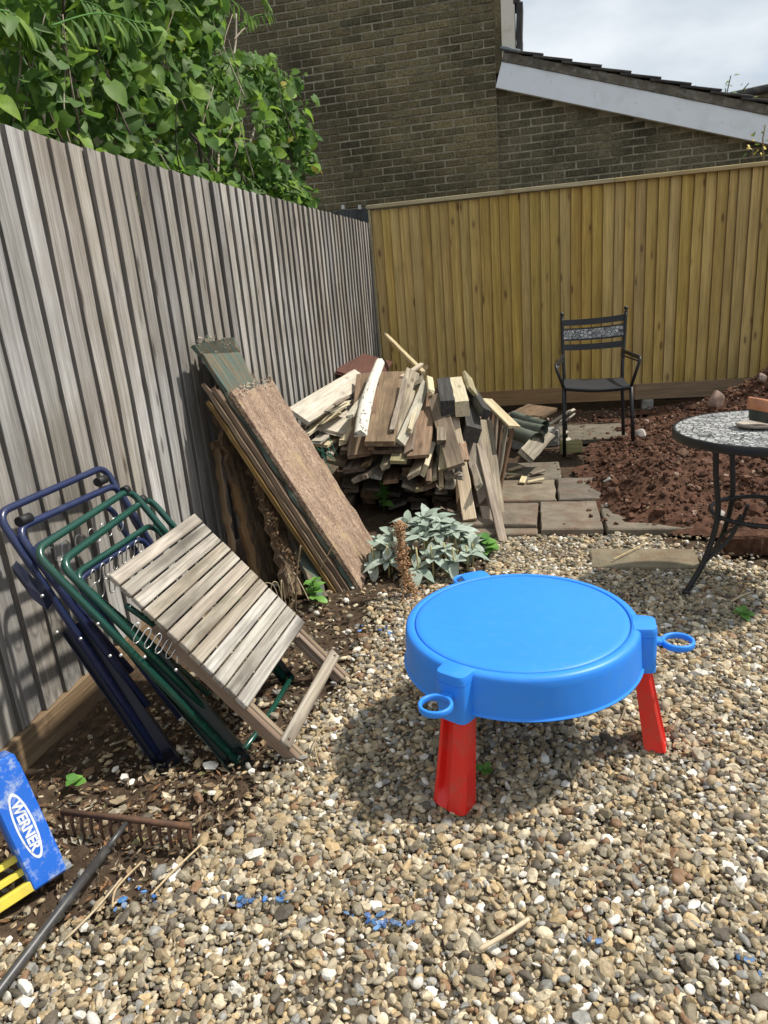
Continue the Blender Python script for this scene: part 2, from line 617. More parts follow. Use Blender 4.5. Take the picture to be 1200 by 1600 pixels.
def brickmat(name, hues):
    m, n, bs = newmat(name)
    oi = nn(n, 'ObjectInfo')
    r = ramp(n, [(i / (len(hues) - 1), c) for i, c in enumerate(hues)])
    n.links.new(oi.outputs['Random'], r.inputs['Fac'])
    vw = coords(n, mode='World')
    st = noise(n, vw, 1.3, 6, .65)
    sr = ramp(n, [(.36, (.50, .52, .54)), (.58, (1.12, 1.10, 1.06))])
    n.links.new(st, sr.inputs['Fac'])
    c = mixc(n, 1.0, r.outputs['Color'], sr.outputs['Color'], 'MULTIPLY')
    g = noise(n, vw, 46, 5, .75)
    gr = ramp(n, [(.34, (.48, .48, .48)), (.66, (1.4, 1.36, 1.28))])
    n.links.new(g, gr.inputs['Fac'])
    c = mixc(n, 1.0, c, gr.outputs['Color'], 'MULTIPLY')
    # pale lichen specks
    vo = nn(n, 'TexVoronoi'); vo.inputs['Scale'].default_value = 16
    n.links.new(vw, vo.inputs['Vector'])
    lk = ramp(n, [(.035, (1, 1, 1)), (.06, (0, 0, 0))])
    n.links.new(vo.outputs['Distance'], lk.inputs['Fac'])
    ls = ramp(n, [(.52, (0, 0, 0)), (.6, (.55, .55, .55))])
    n.links.new(noise(n, vw, 2.2, 3), ls.inputs['Fac'])
    mm = nn(n, 'Math', operation='MULTIPLY')
    n.links.new(lk.outputs['Color'], mm.inputs[0]); n.links.new(ls.outputs['Color'], mm.inputs[1])
    c = mixc(n, mm.outputs[0], c, (.45, .43, .36))
    n.links.new(c, bs.inputs['Base Color'])
    bs.inputs['Roughness'].default_value = .95
    bs.inputs['Specular IOR Level'].default_value = .15
    bump(n, bs, g, .9, .02)
    return m
MT['brick'] = brickmat('rustic brick', [(.132, .116, .070), (.182, .157, .094), (.144, .121, .074), (.208, .176, .104), (.116, .107, .070), (.165, .135, .082), (.196, .176, .108)])
MT['brick2'] = brickmat('olive brick', [(.15, .136, .09), (.18, .162, .108), (.135, .12, .08), (.20, .18, .122)])
MT['mortar'] = plain('mortar', (.27, .24, .17), .95, .3, 14, bstr=.5, bscale=80, dirt=(.07, .06, .045), dirtamt=.8, dirtscale=3)
MT['verge'] = plain('verge mortar', (.12, .105, .08), .95, .35, 12, bstr=.9, bscale=40, dirt=(.33, .32, .28), dirtamt=.5, dirtscale=14)
MT['white'] = plain('white board', (.74, .78, .82), .4, .04, 3, dirt=(.45, .45, .42), dirtamt=.25, dirtscale=5)
MT['white2'] = plain('dirty white trim', (.66, .61, .52), .55, .08, 3, dirt=(.35, .28, .2), dirtamt=.5, dirtscale=6)
MT['tile'] = plain('dark roof tile', (.045, .042, .042), .85, .3, 12, bstr=.5, objv=.25, dirt=(.14, .13, .1), dirtamt=.5)
MT['lead'] = plain('lead flashing', (.16, .18, .2), .5, .15, 8)
MT['screw'] = plain('screw head', (.12, .11, .1), .5, .1)
MT['concrete'] = plain('concrete', (.30, .29, .26), .9, .2, 14, bstr=.5, dirt=(.12, .1, .07), dirtamt=.6)
MT['slab'] = plain('stone paving', (.165, .138, .098), .92, .3, 9, bstr=.7, bscale=45, objv=.15, dirt=(.13, .075, .045), dirtamt=.75, dirtscale=5)
MT['soil'] = plain('dark soil', (.078, .054, .036), .97, .45, 30, bstr=1.0, bscale=70, spec=.1)
MT['ground'] = plain('ground', (.09, .065, .042), .97, .4, 2, bstr=.6, bscale=30, spec=.1)
MT['mound'] = plain('red soil', (.094, .049, .032), .97, .45, 22, bstr=1.0, bscale=55, spec=.1)
MT['pebble'] = attrmat('pebbles', .62, .25, 130, .28, spec=.35)
MT['clod'] = attrmat('soil clods', .97, .8, 60, .45, spec=.1)
MT['litter'] = attrmat('leaf litter', .8, .2, 90, .3, transl=.15)
MT['foliage'] = attrmat('foliage', .56, .12, 40, .25, transl=.47, spec=.25)
MT['toy_blue'] = plain('blue plastic', (.030, .25, .83), .42, .05, 4, bstr=.04, bscale=9, spec=.4, dirt=(.10, .29, .68), dirtamt=.22, dirtscale=30)
MT['toy_red'] = plain('red plastic', (.72, .022, .016), .36, .04, 3, bstr=.03, bscale=8, dirt=(.42, .09, .06), dirtamt=.5, dirtscale=11)
MT['groove'] = plain('lid seam', (.012, .09, .33), .6, .05)
MT['black_metal'] = plain('black painted metal', (.009, .0095, .011), .42, .2, 20, spec=.45, bstr=.05, bscale=60)
MT['seat_dark'] = plain('dark woven seat', (.014, .016, .020), .55, .2, 40, bstr=.3, bscale=140)
MT['blue_tube'] = plain('navy tube', (.018, .027, .080), .28, .12, 10, spec=.6, dirt=(.05, .06, .12), dirtamt=.4)
MT['navy_dark'] = plain('dark navy metal', (.010, .011, .026), .35, .15, 10, spec=.5)
MT['green_tube'] = plain('green tube', (.008, .060, .042), .25, .12, 10, spec=.65, dirt=(.03, .07, .05), dirtamt=.35)
MT['green_dark'] = plain('dark green metal', (.007, .018, .016), .32, .15, 10, spec=.5)
MT['rubber'] = plain('black sleeve', (.012, .012, .013), .6, .1)
MT['steel'] = plain('spring steel', (.55, .55, .53), .35, .1, 20, metal=.8)
MT['rivet'] = plain('rivet', (.62, .62, .60), .3, .1, 20, metal=.8)
MT['ladder_blue'] = plain('scuffed blue plastic', (.016, .135, .60), .42, .06, 6, dirt=(.52, .58, .62), dirtamt=.75, dirtscale=26, bstr=.08, bscale=30)
MT['ladder_yellow'] = plain('yellow fibreglass', (.74, .60, .075), .5, .08, 7, dirt=(.42, .32, .08), dirtamt=.5, dirtscale=12)
MT['ladder_white'] = plain('white decal', (.78, .80, .80), .5, .05, 30, dirt=(.3, .34, .42), dirtamt=.6, dirtscale=40)
MT['ladder_ink'] = plain('dark decal outline', (.012, .03, .12), .5, .05)
MT['aluminium'] = plain('grey pad', (.28, .30, .31), .5, .15)
MT['rust'] = plain('rusty iron', (.105, .055, .032), .85, .35, 24, bstr=.5, bscale=110, dirt=(.2, .09, .04), dirtamt=.6, dirtscale=20)
MT['handle'] = plain('dark steel handle', (.045, .043, .042), .38, .25, 14, spec=.6, dirt=(.16, .15, .14), dirtamt=.4, dirtscale=30)
MT['terracotta'] = plain('terracotta', (.50, .205, .10), .75, .2, 14, bstr=.3, dirt=(.2, .11, .07), dirtamt=.6)
MT['pot_dark'] = plain('dark pot glaze', (.025, .03, .022), .5, .3, 16, bstr=.3)
MT['twig'] = plain('twig', (.20, .145, .085), .85, .3, 40, objv=.2)
MT['stem'] = plain('bare stem', (.34, .29, .22), .8, .3, 20, bstr=.4, objv=.3)
MT['stem_dark'] = plain('dark stem', (.07, .05, .035), .85, .3, 20, bstr=.4, objv=.3)
MT['straw'] = plain('dry straw', (.47, .37, .22), .85, .25, 40, objv=.2)
MT['dry'] = plain('dried seed head', (.36, .215, .095), .9, .35, 60, objv=.15)
MT['flake'] = plain('blue flake', (.06, .15, .34), .55, .3, 30, objv=.4, dirt=(.34, .36, .38), dirtamt=.6, dirtscale=50)
MT['pipe'] = plain('grey green plastic', (.105, .125, .098), .55, .25, 12, dirt=(.2, .19, .15), dirtamt=.5)
MT['stone'] = plain('pale stone', (.44, .40, .34), .9, .25, 14, bstr=.6, objv=.1, dirt=(.2, .12, .08), dirtamt=.4)
MT['stone_red'] = plain('red stone', (.30, .20, .16), .9, .25, 14, bstr=.6, objv=.1)
MT['netting'] = plain('green netting', (.03, .16, .10), .6, .2)
MT['clip'] = plain('white clip', (.6, .6, .58), .5, .1)
MT['lamb'] = leafmat('woolly leaf', [(.25, .32, .255), (.33, .40, .325), (.41, .47, .40), (.30, .365, .295), (.46, .51, .43)], .85, .12, .18, 30)
MT['lamb_yellow'] = plain('yellowing woolly leaf', (.42, .38, .18), .85, .2, 30)
MT['leaf'] = leafmat('shrub leaf', [(.080, .165, .030), (.13, .245, .040), (.185, .325, .05), (.10, .20, .045), (.25, .39, .055), (.14, .235, .07)], .55, .47, .22)
MT['leaf_yel'] = plain('yellowing leaf', (.48, .36, .04), .5, .25, 20)
MT['weed'] = leafmat('weed leaf', [(.10, .26, .05), (.14, .32, .06), (.19, .38, .08)], .45, .3, .2)

def mosaic(name, cols, scale, grout=(.03, .03, .03), ring=False):
    m, n, bs = newmat(name)
    v = coords(n, rand=False)
    vo = nn(n, 'TexVoronoi'); vo.inputs['Scale'].default_value = scale
    n.links.new(v, vo.inputs['Vector'])
    ed = nn(n, 'TexVoronoi', feature='DISTANCE_TO_EDGE'); ed.inputs['Scale'].default_value = scale
    n.links.new(v, ed.inputs['Vector'])
    hs = nn(n, 'SeparateColor'); n.links.new(vo.outputs['Color'], hs.inputs[0])
    r = ramp(n, [(i / (len(cols) - 1), c) for i, c in enumerate(cols)])
    n.links.new(hs.outputs[0], r.inputs['Fac'])
    er = ramp(n, [(.05, (0, 0, 0)), (.09, (1, 1, 1))])
    n.links.new(ed.outputs['Distance'], er.inputs['Fac'])
    c = mixc(n, er.outputs['Color'], grout, r.outputs['Color'])
    n.links.new(c, bs.inputs['Base Color'])
    bs.inputs['Roughness'].default_value = .35
    bump(n, bs, er.outputs['Color'], .5, .003)
    return m
MT['mosaic'] = mosaic('mosaic chips', [(.17, .175, .18), (.34, .345, .345), (.52, .525, .51), (.26, .26, .265)], 38)

def colattr(me, cols, name='col'):
    a = me.color_attributes.new(name, 'FLOAT_COLOR', 'POINT')
    c4 = np.ones((len(me.vertices), 4), dtype=np.float32)
    c4[:, :3] = cols
    a.data.foreach_set('color', c4.ravel())

def mesh_np(name, verts, tris, mat, smooth=True, cols=None):
    me = bpy.data.meshes.new(name)
    verts = np.asarray(verts, dtype=np.float32).reshape(-1, 3)
    tris = np.asarray(tris, dtype=np.int32)
    k = tris.shape[1]
    me.vertices.add(len(verts)); me.vertices.foreach_set('co', verts.ravel())
    me.loops.add(tris.size); me.loops.foreach_set('vertex_index', tris.ravel())
    me.polygons.add(len(tris))
    me.polygons.foreach_set('loop_start', np.arange(0, tris.size, k, dtype=np.int32))
    me.polygons.foreach_set('use_smooth', np.full(len(tris), smooth))
    me.update(calc_edges=True)
    me.materials.append(mat)
    if cols is not None:
        colattr(me, cols)
    return me

def ico(sub):
    t = (1 + 5 ** .5) / 2
    v = [(-1, t, 0), (1, t, 0), (-1, -t, 0), (1, -t, 0), (0, -1, t), (0, 1, t), (0, -1, -t), (0, 1, -t), (t, 0, -1), (t, 0, 1), (-t, 0, -1), (-t, 0, 1)]
    f = [(0, 11, 5), (0, 5, 1), (0, 1, 7), (0, 7, 10), (0, 10, 11), (1, 5, 9), (5, 11, 4), (11, 10, 2), (10, 7, 6), (7, 1, 8), (3, 9, 4), (3, 4, 2), (3, 2, 6), (3, 6, 8), (3, 8, 9), (4, 9, 5), (2, 4, 11), (6, 2, 10), (8, 6, 7), (9, 8, 1)]
    v = [np.array(p) / np.linalg.norm(p) for p in v]
    for _ in range(sub - 1):
        cache = {}; nf = []
        def mid(a, b):
            k = (min(a, b), max(a, b))
            if k not in cache:
                p = v[a] + v[b]; v.append(p / np.linalg.norm(p)); cache[k] = len(v) - 1
            return cache[k]
        for a, b, c in f:
            ab, bc, ca = mid(a, b), mid(b, c), mid(c, a)
            nf += [(a, ab, ca), (b, bc, ab), (c, ca, bc), (ab, bc, ca)]
        f = nf
    return np.array(v), np.array(f)

def rotmats(n, tilt=1.0):
    """random yaw, limited tilt"""
    yaw = rng.uniform(0, 2 * np.pi, n)
    ax = rng.uniform(0, 2 * np.pi, n); tl = rng.normal(0, .5, n) * tilt
    k = np.stack([np.cos(ax), np.sin(ax), np.zeros(n)], 1)
    K = np.zeros((n, 3, 3))
    K[:, 0, 1] = -k[:, 2]; K[:, 0, 2] = k[:, 1]; K[:, 1, 0] = k[:, 2]; K[:, 1, 2] = -k[:, 0]; K[:, 2, 0] = -k[:, 1]; K[:, 2, 1] = k[:, 0]
    Rt = np.eye(3)[None] + np.sin(tl)[:, None, None] * K + (1 - np.cos(tl))[:, None, None] * (K @ K)
    Rz = np.zeros((n, 3, 3)); Rz[:, 0, 0] = np.cos(yaw); Rz[:, 0, 1] = -np.sin(yaw); Rz[:, 1, 0] = np.sin(yaw); Rz[:, 1, 1] = np.cos(yaw); Rz[:, 2, 2] = 1
    return Rt @ Rz

def stones(pos, rad, sub, cuts=5, tilt=1.0, depth=(.62, .95)):
    """rounded-angular stones: pos (n,3), rad (n,3)"""
    b, f = ico(sub)
    n = len(pos)
    v = np.repeat(b[None], n, 0)
    for _ in range(cuts):
        d = rng.normal(size=(n, 3)); d /= np.linalg.norm(d, axis=1)[:, None]
        lim = rng.uniform(depth[0], depth[1], n)
        dp = np.einsum('nij,nj->ni', v, d)
        ex = np.clip(dp - lim[:, None], 0, None)
        v = v - .92 * ex[..., None] * d[:, None]
    v = v * rad[:, None]
    v = np.einsum('nij,nkj->nki', rotmats(n, tilt), v) + pos[:, None]
    F = (f[None] + (np.arange(n) * len(b))[:, None, None]).reshape(-1, 3)
    return v.reshape(-1, 3), F, len(b)

# ================================================================== SETTING
XF = -1.685          # face of the left fence
YB = 7.646           # face of the back fence
me = mesh_np('ground', [(-60, -60, -.06), (60, -60, -.06), (60, 60, -.06), (-60, 60, -.06)], [(0, 1, 2, 3)], MT['ground'], False)
kind(link('ground', me), 'structure')

def grid(name, x0, x1, y0, y1, step, hf, mat, keep=None):
    nx = int((x1 - x0) / step) + 1; ny = int((y1 - y0) / step) + 1
    X, Y = np.meshgrid(np.linspace(x0, x1, nx), np.linspace(y0, y1, ny))
    Z = hf(X, Y)
    v = np.stack([X, Y, Z], -1).reshape(-1, 3)
    i = np.arange(nx * ny).reshape(ny, nx)
    q = np.stack([i[:-1, :-1], i[:-1, 1:], i[1:, 1:], i[1:, :-1]], -1).reshape(-1, 4)
    if keep is not None:
        k = keep(X, Y, Z).reshape(-1)
        q = q[k[q].any(1)]
    return link(name, mesh_np(name, v, q, mat))

def h_bed(X, Y):
    h = .012 * fbm(X, Y, 5, 4, 3) + .004 * fbm(X, Y, 40, 2, 9)
    h += .03 * np.clip((-1.25 - X) / .4, 0, 1) * np.clip((3.6 - Y) / 2, 0, 1)
    return h - .006
kind(grid('soil_bed', -1.80, 3.4, .2, 8.2, .03, h_bed, MT['soil']), 'structure')

def h_mound(X, Y):
    g = .74 * np.exp(-((X - 2.45) / .92) ** 2 - ((Y - 6.45) / .85) ** 2)
    g += .20 * np.exp(-((X - 1.75) / .85) ** 2 - ((Y - 4.85) / .85) ** 2)
    g += .10 * np.exp(-((X - .85) / .42) ** 2 - ((Y - 5.45) / .75) ** 2)
    g += .075 * np.exp(-((X - .75) / .32) ** 2 - ((Y - 4.7) / .45) ** 2)
    g += .085 * np.exp(-((X - .64) / .24) ** 2 - ((Y - 4.38) / .30) ** 2)
    n = fbm(X, Y, 2.6, 3, 21) * .03 + .024 * fbm(X, Y, 9, 3, 5) + .022 * np.abs(fbm(X, Y, 22, 3, 6))
    edge = .045 + .02 * fbm(X, Y, 3.1, 3, 31)
    cut = np.clip((Y - 3.62 - .35 * np.clip(1.05 - X, 0, .5)) / .22, 0, 1)
    return (g + n * np.clip(g / .10, 0, 1)) * cut - edge + .045 - .03 * (1 - cut)
kind(grid('soil_mound', .05, 3.6, 3.35, 7.62, .02, h_mound, MT['mound'], keep=lambda X, Y, Z: Z > .026), 'stuff')

# soil clods on the mound
def clods():
    n = 24000
    x = rng.uniform(.05, 3.2, n); y = rng.uniform(3.5, 7.5, n)
    z = h_mound(x, y)
    p = np.clip((z - .035) / .05, .0, 1)
    p = np.maximum(p, .07 * (x > .25) * (y > 3.9) + .03 * (y > 3.95))
    k = rng.random(n) < p
    x, y, z = x[k], y[k], np.maximum(z[k], np.where(y[k] > 3.88, .045, .0))
    n = len(x)
    s = np.clip(np.exp(rng.normal(-4.65, .58, n)), .004, .055)
    rad = np.stack([s, s * rng.uniform(.7, 1, n), s * rng.uniform(.55, .9, n)], 1)
    v, f, nb = stones(np.stack([x, y, z + s * .25], 1), rad, 1, 4, 1.5, (.38, .85))
    v += rng.normal(0, .0011, v.shape) + rng.normal(0, .12, v.shape) * np.repeat(s, nb)[:, None]
    base = np.array([[.112, .058, .038], [.086, .046, .031], [.145, .078, .051], [.062, .036, .026], [.17, .105, .074], [.30, .22, .17]])
    c = base[rng.choice(6, n, p=[.32, .27, .2, .12, .07, .02])] * rng.uniform(.75, 1.25, n)[:, None]
    o = link('soil_clods', mesh_np('soil_clods', v, f, MT['clod'], False, np.repeat(c, nb, 0)))
    kind(o, 'stuff')
    o['label'] = 'reddish brown clods of dug earth heaped by the new fence'
clods()

# ---- gravel
def gravel_density(x, y):
    w = .09 * fbm(x, y, 3.0, 3, 77)
    xb = np.interp(y, [.7, .93, 1.13, 1.25, 1.4, 1.65, 2.25, 3.0, 3.4], [-1.45, -1.27, -1.17, -1.08, -1.0, -.88, -.78, -.74, -.55])
    left = np.clip((x + w - xb) / .16 + .35, 0, 1)
    d = .07 + .93 * left
    d = np.where(x < -1.62, 0, d)
    far = np.clip((3.90 - y) / .06, 0, 1)
    d = d * far
    rightsoil = np.clip((3.52 + .12 * fbm(x, y, 2.0, 2, 8) + np.clip(1.0 - x, 0, .4) * .8 - y) / .12, .10, 1)
    d = np.where(x > .62, d * rightsoil, d)
    bedpile = (x < -.28) & (y > 3.35)
    d = np.where(bedpile, d * .12, d)
    return d

MT['grit'] = plain('pale grit', (.13, .10, .066), .95, .5, 60, bstr=1.0, bscale=160, spec=.1, dirt=(.09, .07, .05), dirtamt=.7, dirtscale=30)
kind(grid('gravel_bed', -1.62, 2.4, .3, 3.9, .03, lambda X, Y: h_bed(X, Y) * .4 + .006, MT['grit'], keep=lambda X, Y, Z: gravel_density(X, Y) > .62), 'structure')
def make_gravel():
    P = []
    for layer, (step, z0, z1) in enumerate([(.0135, .003, .009), (.0170, .004, .009), (.0188, .010, .016), (.034, .015, .021)]):
        xs = np.arange(-1.62, 1.95, step); ys = np.arange(.35, 3.95, step)
        X, Y = np.meshgrid(xs, ys)
        X = X.ravel() + rng.uniform(-.5, .5, X.size) * step * .95; Y = Y.ravel() + rng.uniform(-.5, .5, Y.size) * step * .95
        d = gravel_density(X, Y)
        # outside the view: thinner
        d = d * np.where((Y < .80), .45, 1) * np.where((X > .42 + (Y - 1.0) * .30 + .22), .5, 1)
        if layer == 0:
            d = d * np.where(Y > 2.6, .3, 1)
        if layer == 1:
            d = d * np.where(Y > 2.6, .7, 1)
        k = rng.random(X.size) < d
        X, Y = X[k], Y[k]
        Z = rng.uniform(z0, z1, len(X)) + .010 * fbm(X, Y, 2.2, 2, 55)
        P.append(np.stack([X, Y, Z, np.full(len(X), layer)], 1))
    P = np.concatenate(P)
    # keep the slab in the gravel clear
    k = ~((P[:, 0] > .235) & (P[:, 0] < .755) & (P[:, 1] > 3.40) & (P[:, 1] < 3.66))
    P = P[k]
    n = len(P)
    lay = P[:, 3]; P = P[:, :3]
    s = np.clip(np.exp(rng.normal(-4.67, .34, n)), .005, .021)
    s = np.where(lay == 0, np.clip(np.exp(rng.normal(-5.45, .3, n)), .003, .008), s)
    rad = np.stack([s * rng.uniform(1.0, 1.55, n), s * rng.uniform(.72, 1.05, n), s * rng.uniform(.42, .80, n)], 1)
    pal = np.array([[.52, .435, .30], [.35, .27, .165], [.29, .25, .18], [.115, .096, .072], [.68, .64, .56], [.225, .185, .118], [.22, .13, .072], [.25, .24, .215], [.42, .31, .17]])
    pr = np.array([.16, .18, .18, .11, .055, .14, .05, .06, .085])
    c = pal[rng.choice(len(pal), n, p=pr / pr.sum())] * rng.uniform(.78, 1.2, n)[:, None]
    dist = np.hypot(P[:, 0], P[:, 1])
    lo = (dist > 1.55) | (lay == 0)
    V_, F_, C_, SM_ = [], [], [], []
    off = 0
    for msk, sub in ((~lo, 2), (lo, 1)):
        r = rad[msk] * (1.13 if sub == 1 else 1)
        v, f, nb = stones(P[msk], r, sub, 8 if sub == 2 else 4, 1.15, (.45, .92))
        # soft colour change inside a stone
        cc = np.repeat(c[msk], nb, 0) * (1 + .12 * rng.normal(size=(len(v), 1)))
        SM_.append(np.repeat(rng.random(len(r)) < .30, len(f) // len(r)))
        V_.append(v); F_.append(f + off); C_.append(cc); off += len(v)
    o = link('gravel', mesh_np('gravel', np.concatenate(V_), np.concatenate(F_), MT['pebble'], True, np.concatenate(C_)))
    o.data.polygons.foreach_set('use_smooth', np.concatenate(SM_))
    kind(o, 'stuff')
    o['label'] = 'loose cream and brown pebble gravel covering the yard'
make_gravel()

# ---- paving slabs
def slab(x0, x1, y0, y1, z1, label, rot=0.0, th=.045, group='stone paving slabs'):
    cx, cy = (x0 + x1) / 2, (y0 + y1) / 2
    mb = MB()
    nx, ny = 6, 6
    top = []
    w, d = (x1 - x0) / 2, (y1 - y0) / 2
    ring = []
    for i in range(24):
        t = i / 24 * 4
        sd = int(t); u = (t - sd) * 2 - 1
        p = [(u, -1), (1, u), (-u, 1), (-1, -u)][sd]
        j = 1 + rnd.uniform(-.022, .012)
        ring.append(V(p[0] * w * j, p[1] * d * j, 0))
    rg = [[p + V(0, 0, -th) for p in ring], [p + V(0, 0, -.008) for p in ring], [p * .97 + V(0, 0, rnd.uniform(-.002, .002)) for p in ring], [p * .5 for p in ring]]
    mb.loft(rg, True)
    o = mb.build('paving_slab', MT['slab'], mtx=Matrix.Translation(V(cx, cy, z1)) @ Matrix.Rotation(rot, 4, 'Z'), auto=40)
    return tag(o, label, 'slab', group)
slab(-.015, .33, 3.89, 4.405, .052, 'stone slab at the step edge, right of the cracked joint', .01)
slab(-.60, -.03, 3.98, 4.395, .050, 'stone slab beside the foot of the leaning grey planks', -.012)
slab(.345, .86, 3.90, 4.38, .046, 'stone slab at the step edge half buried under red soil', .008)
slab(-.62, .085, 4.425, 4.92, .050, 'wide stone slab in front of the slatted frame', .006)
slab(.10, .60, 4.44, 4.93, .054, 'stone slab disappearing under the soil behind the joint', -.01)
slab(-.35, .13, 4.945, 5.42, .046, 'stone slab in front of the timber block under the chair', .015)
slab(.15, .72, 6.15, 6.75, .05, 'stone slab against the foot of the new fence behind the chair', .02)
slab(.235, .755, 3.40, 3.655, .024, 'lone stone slab lying flush in the gravel', -.02)
mb = MB(); mb.box((-.42, 3.86, -.01), (-.03, 3.955, .035), .006)
tag(mb.build('edging_stone', MT['slab']), 'narrow edging stone along the gravel, left of the cracked joint', 'stone')

# ================================================================== LEFT FENCE
lf = thing('grey_fence', 'weathered grey close-board fence with a brown gravel board', 'fence', (XF, 1.2, 0))
def feather(Ln, W=.125, tk=.020, tn=.006, warp=0.0, seed=0):
    """feather-edge board, length along local Z, thick edge at local y=0 side, face towards +X"""
    r = random.Random(seed)
    rings = []
    ns = 7
    for i in range(ns):
        z = Ln * i / (ns - 1)
        dx = r.uniform(-1, 1) * warp; dy = r.uniform(-1, 1) * warp
        rings.append([V(0 + dx, dy, z), V(0 + dx, W + dy, z), V(tn + dx, W + dy, z), V(tk - .003 + dx, .003 + dy, z), V(tk - .005 + dx, dy, z)])
    mb = MB(); mb.loft(rings)
    return mb
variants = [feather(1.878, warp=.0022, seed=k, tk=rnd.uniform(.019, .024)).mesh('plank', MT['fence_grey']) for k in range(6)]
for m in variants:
    m.materials.append(MT['fence_edge_shade'])
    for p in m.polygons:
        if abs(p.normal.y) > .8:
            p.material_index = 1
i = 0
y = .35
while y < YB - .02:
    wv = variants[rnd.randrange(6)]
    mtx = Matrix.Translation(V(XF - .004 + rnd.uniform(-.0025, .0025), y, .152 + rnd.uniform(-.004, .004))) @ Matrix.Rotation(rnd.uniform(-.0035, .0035), 4, 'X') @ Matrix.Rotation(R(3.2) + rnd.uniform(-.012, .012), 4, 'Z')
    link('plank', wv, lf, mtx=mtx)
    y += .1125 + rnd.uniform(-.004, .004)
    i += 1
mb = MB()
mb.box((-.016, .3, .004), (.016, 2.62, .150), .003)
mb.build('gravel_board', MT['gravel_board'], lf, mtx=Matrix.Translation(V(XF + .006, 0, 0)))
mb = MB(); mb.box((-.016, 2.63, .004), (.016, 5.1, .150), .003)
mb.build('gravel_board', MT['gravel_board'], lf, mtx=Matrix.Translation(V(XF + .006, 0, 0)))
mb = MB(); mb.box((-.016, 5.11, .004), (.016, 7.6, .150), .003)
mb.build('gravel_board', MT['gravel_board'], lf, mtx=Matrix.Translation(V(XF + .006, 0, 0)))
for z in (.45, 1.1, 1.75):
    mb = MB(); mb.box((-.075, .3, z - .035), (-.009, 7.6, z + .035), .004)
    mb.build('rail', MT['gravel_board'], lf, mtx=Matrix.Translation(V(XF, 0, 0)))
for y in (.8, 2.62, 5.1, 7.5):
    mb = MB(); mb.box((-.18, y - .05, -.05), (-.08, y + .05, 1.95), .005)
    mb.build('post', MT['gravel_board'], lf, mtx=Matrix.Translation(V(XF, 0, 0)))

# ================================================================== BACK FENCE
bf = thing('new_fence', 'new yellow-brown close-board fence with a pale capping rail', 'fence', (0, YB, 0))
def feather_b(Ln, W=.125, tk=.020, tn=.007, warp=.001, seed=0):
    r = random.Random(seed)
    rings = []
    ns = 6
    for i in range(ns):
        z = Ln * i / (ns - 1)
        dx = r.uniform(-1, 1) * warp; dy = r.uniform(-1, 1) * warp
        rings.append([V(dx, -dy, z), V(dx, -(tk - .005) + dy, z), V(.003 + dx, -(tk - .002) + dy, z), V(W + dx, -tn + dy, z), V(W + dx, dy, z)])
    mb = MB(); mb.loft([r_[::-1] for r_ in rings])
    return mb
variants = [feather_b(1.905, tk=rnd.uniform(.024, .030), tn=.006, seed=k).mesh('plank', MT['fence_new']) for k in range(6)]
for m in variants:
    m.materials.append(MT['fence_new_edge_shade'])
    for p in m.polygons:
        if abs(p.normal.x) > .6:
            p.material_index = 1
x = -1.66
i = 0
while x < 3.3:
    mtx = Matrix.Translation(V(x, YB + .012 + rnd.uniform(-.002, .002), .25 + .016 * (x + .6) / 2.5 + rnd.uniform(-.003, .003))) @ Matrix.Rotation(rnd.uniform(-.005, .005), 4, 'Y') @ Matrix.Rotation(R(5.5) + rnd.uniform(-.014, .014), 4, 'Z')
    link('plank', variants[rnd.randrange(6)], bf, mtx=mtx)
    x += .100 + rnd.uniform(-.006, .006)
    i += 1
for x0, x1 in ((-1.70, .70), (.702, 3.4)):
    mb = MB(); mb.box((x0, YB - .045, 2.165), (x1, YB + .055, 2.203), .004)
    mb.build('capping_rail', MT['fence_cap'], bf)
for x0, x1 in ((-1.66, .93), (.935, 3.4)):
    mb = MB(); mb.box((x0, YB - .012, .10), (x1, YB + .012, .262), .003)
    mb.build('gravel_board', MT['gravel_new'], bf)
for x in (-1.6, 1.06, 3.3):
    mb = MB(); mb.box((x - .055, YB - .03, -.1), (x + .055, YB + .09, .098), .006)
    mb.build('post_foot', MT['concrete'], bf)
    mb = MB(); mb.box((x - .05, YB + .035, .1), (x + .05, YB + .135, 2.15), .004)
    mb.build('post', MT['gravel_new'], bf)
mb = MB(); mb.box((-1.686, YB - .04, .05), (-1.664, YB + .02, 2.16), .002)
mb.build('corner_strip', MT['fence_cap'], bf)

# dark panel beyond the corner
dp = thing('dark_panel', 'dark grey board panel with white clips behind the fence corner', 'panel', (-1.95, 7.95, 0))
x = -2.62
while x < -1.72:
    mb = MB(); mb.box((0, 0, 0), (.125, .02, 2.21 + rnd.uniform(-.004, .004)), .003)
    mb.build('board', MT['dark_panel'], dp, mtx=Matrix.Translation(V(x, 7.93, 0)))
    x += .13
for px_ in (536, 562):
    p = at(px_, 324, y=7.92)
    mb = MB(); mb.box(p - V(.016, .012, .022), p + V(.016, .012, .022), .004)
    mb.build('clip', MT['clip'], dp)

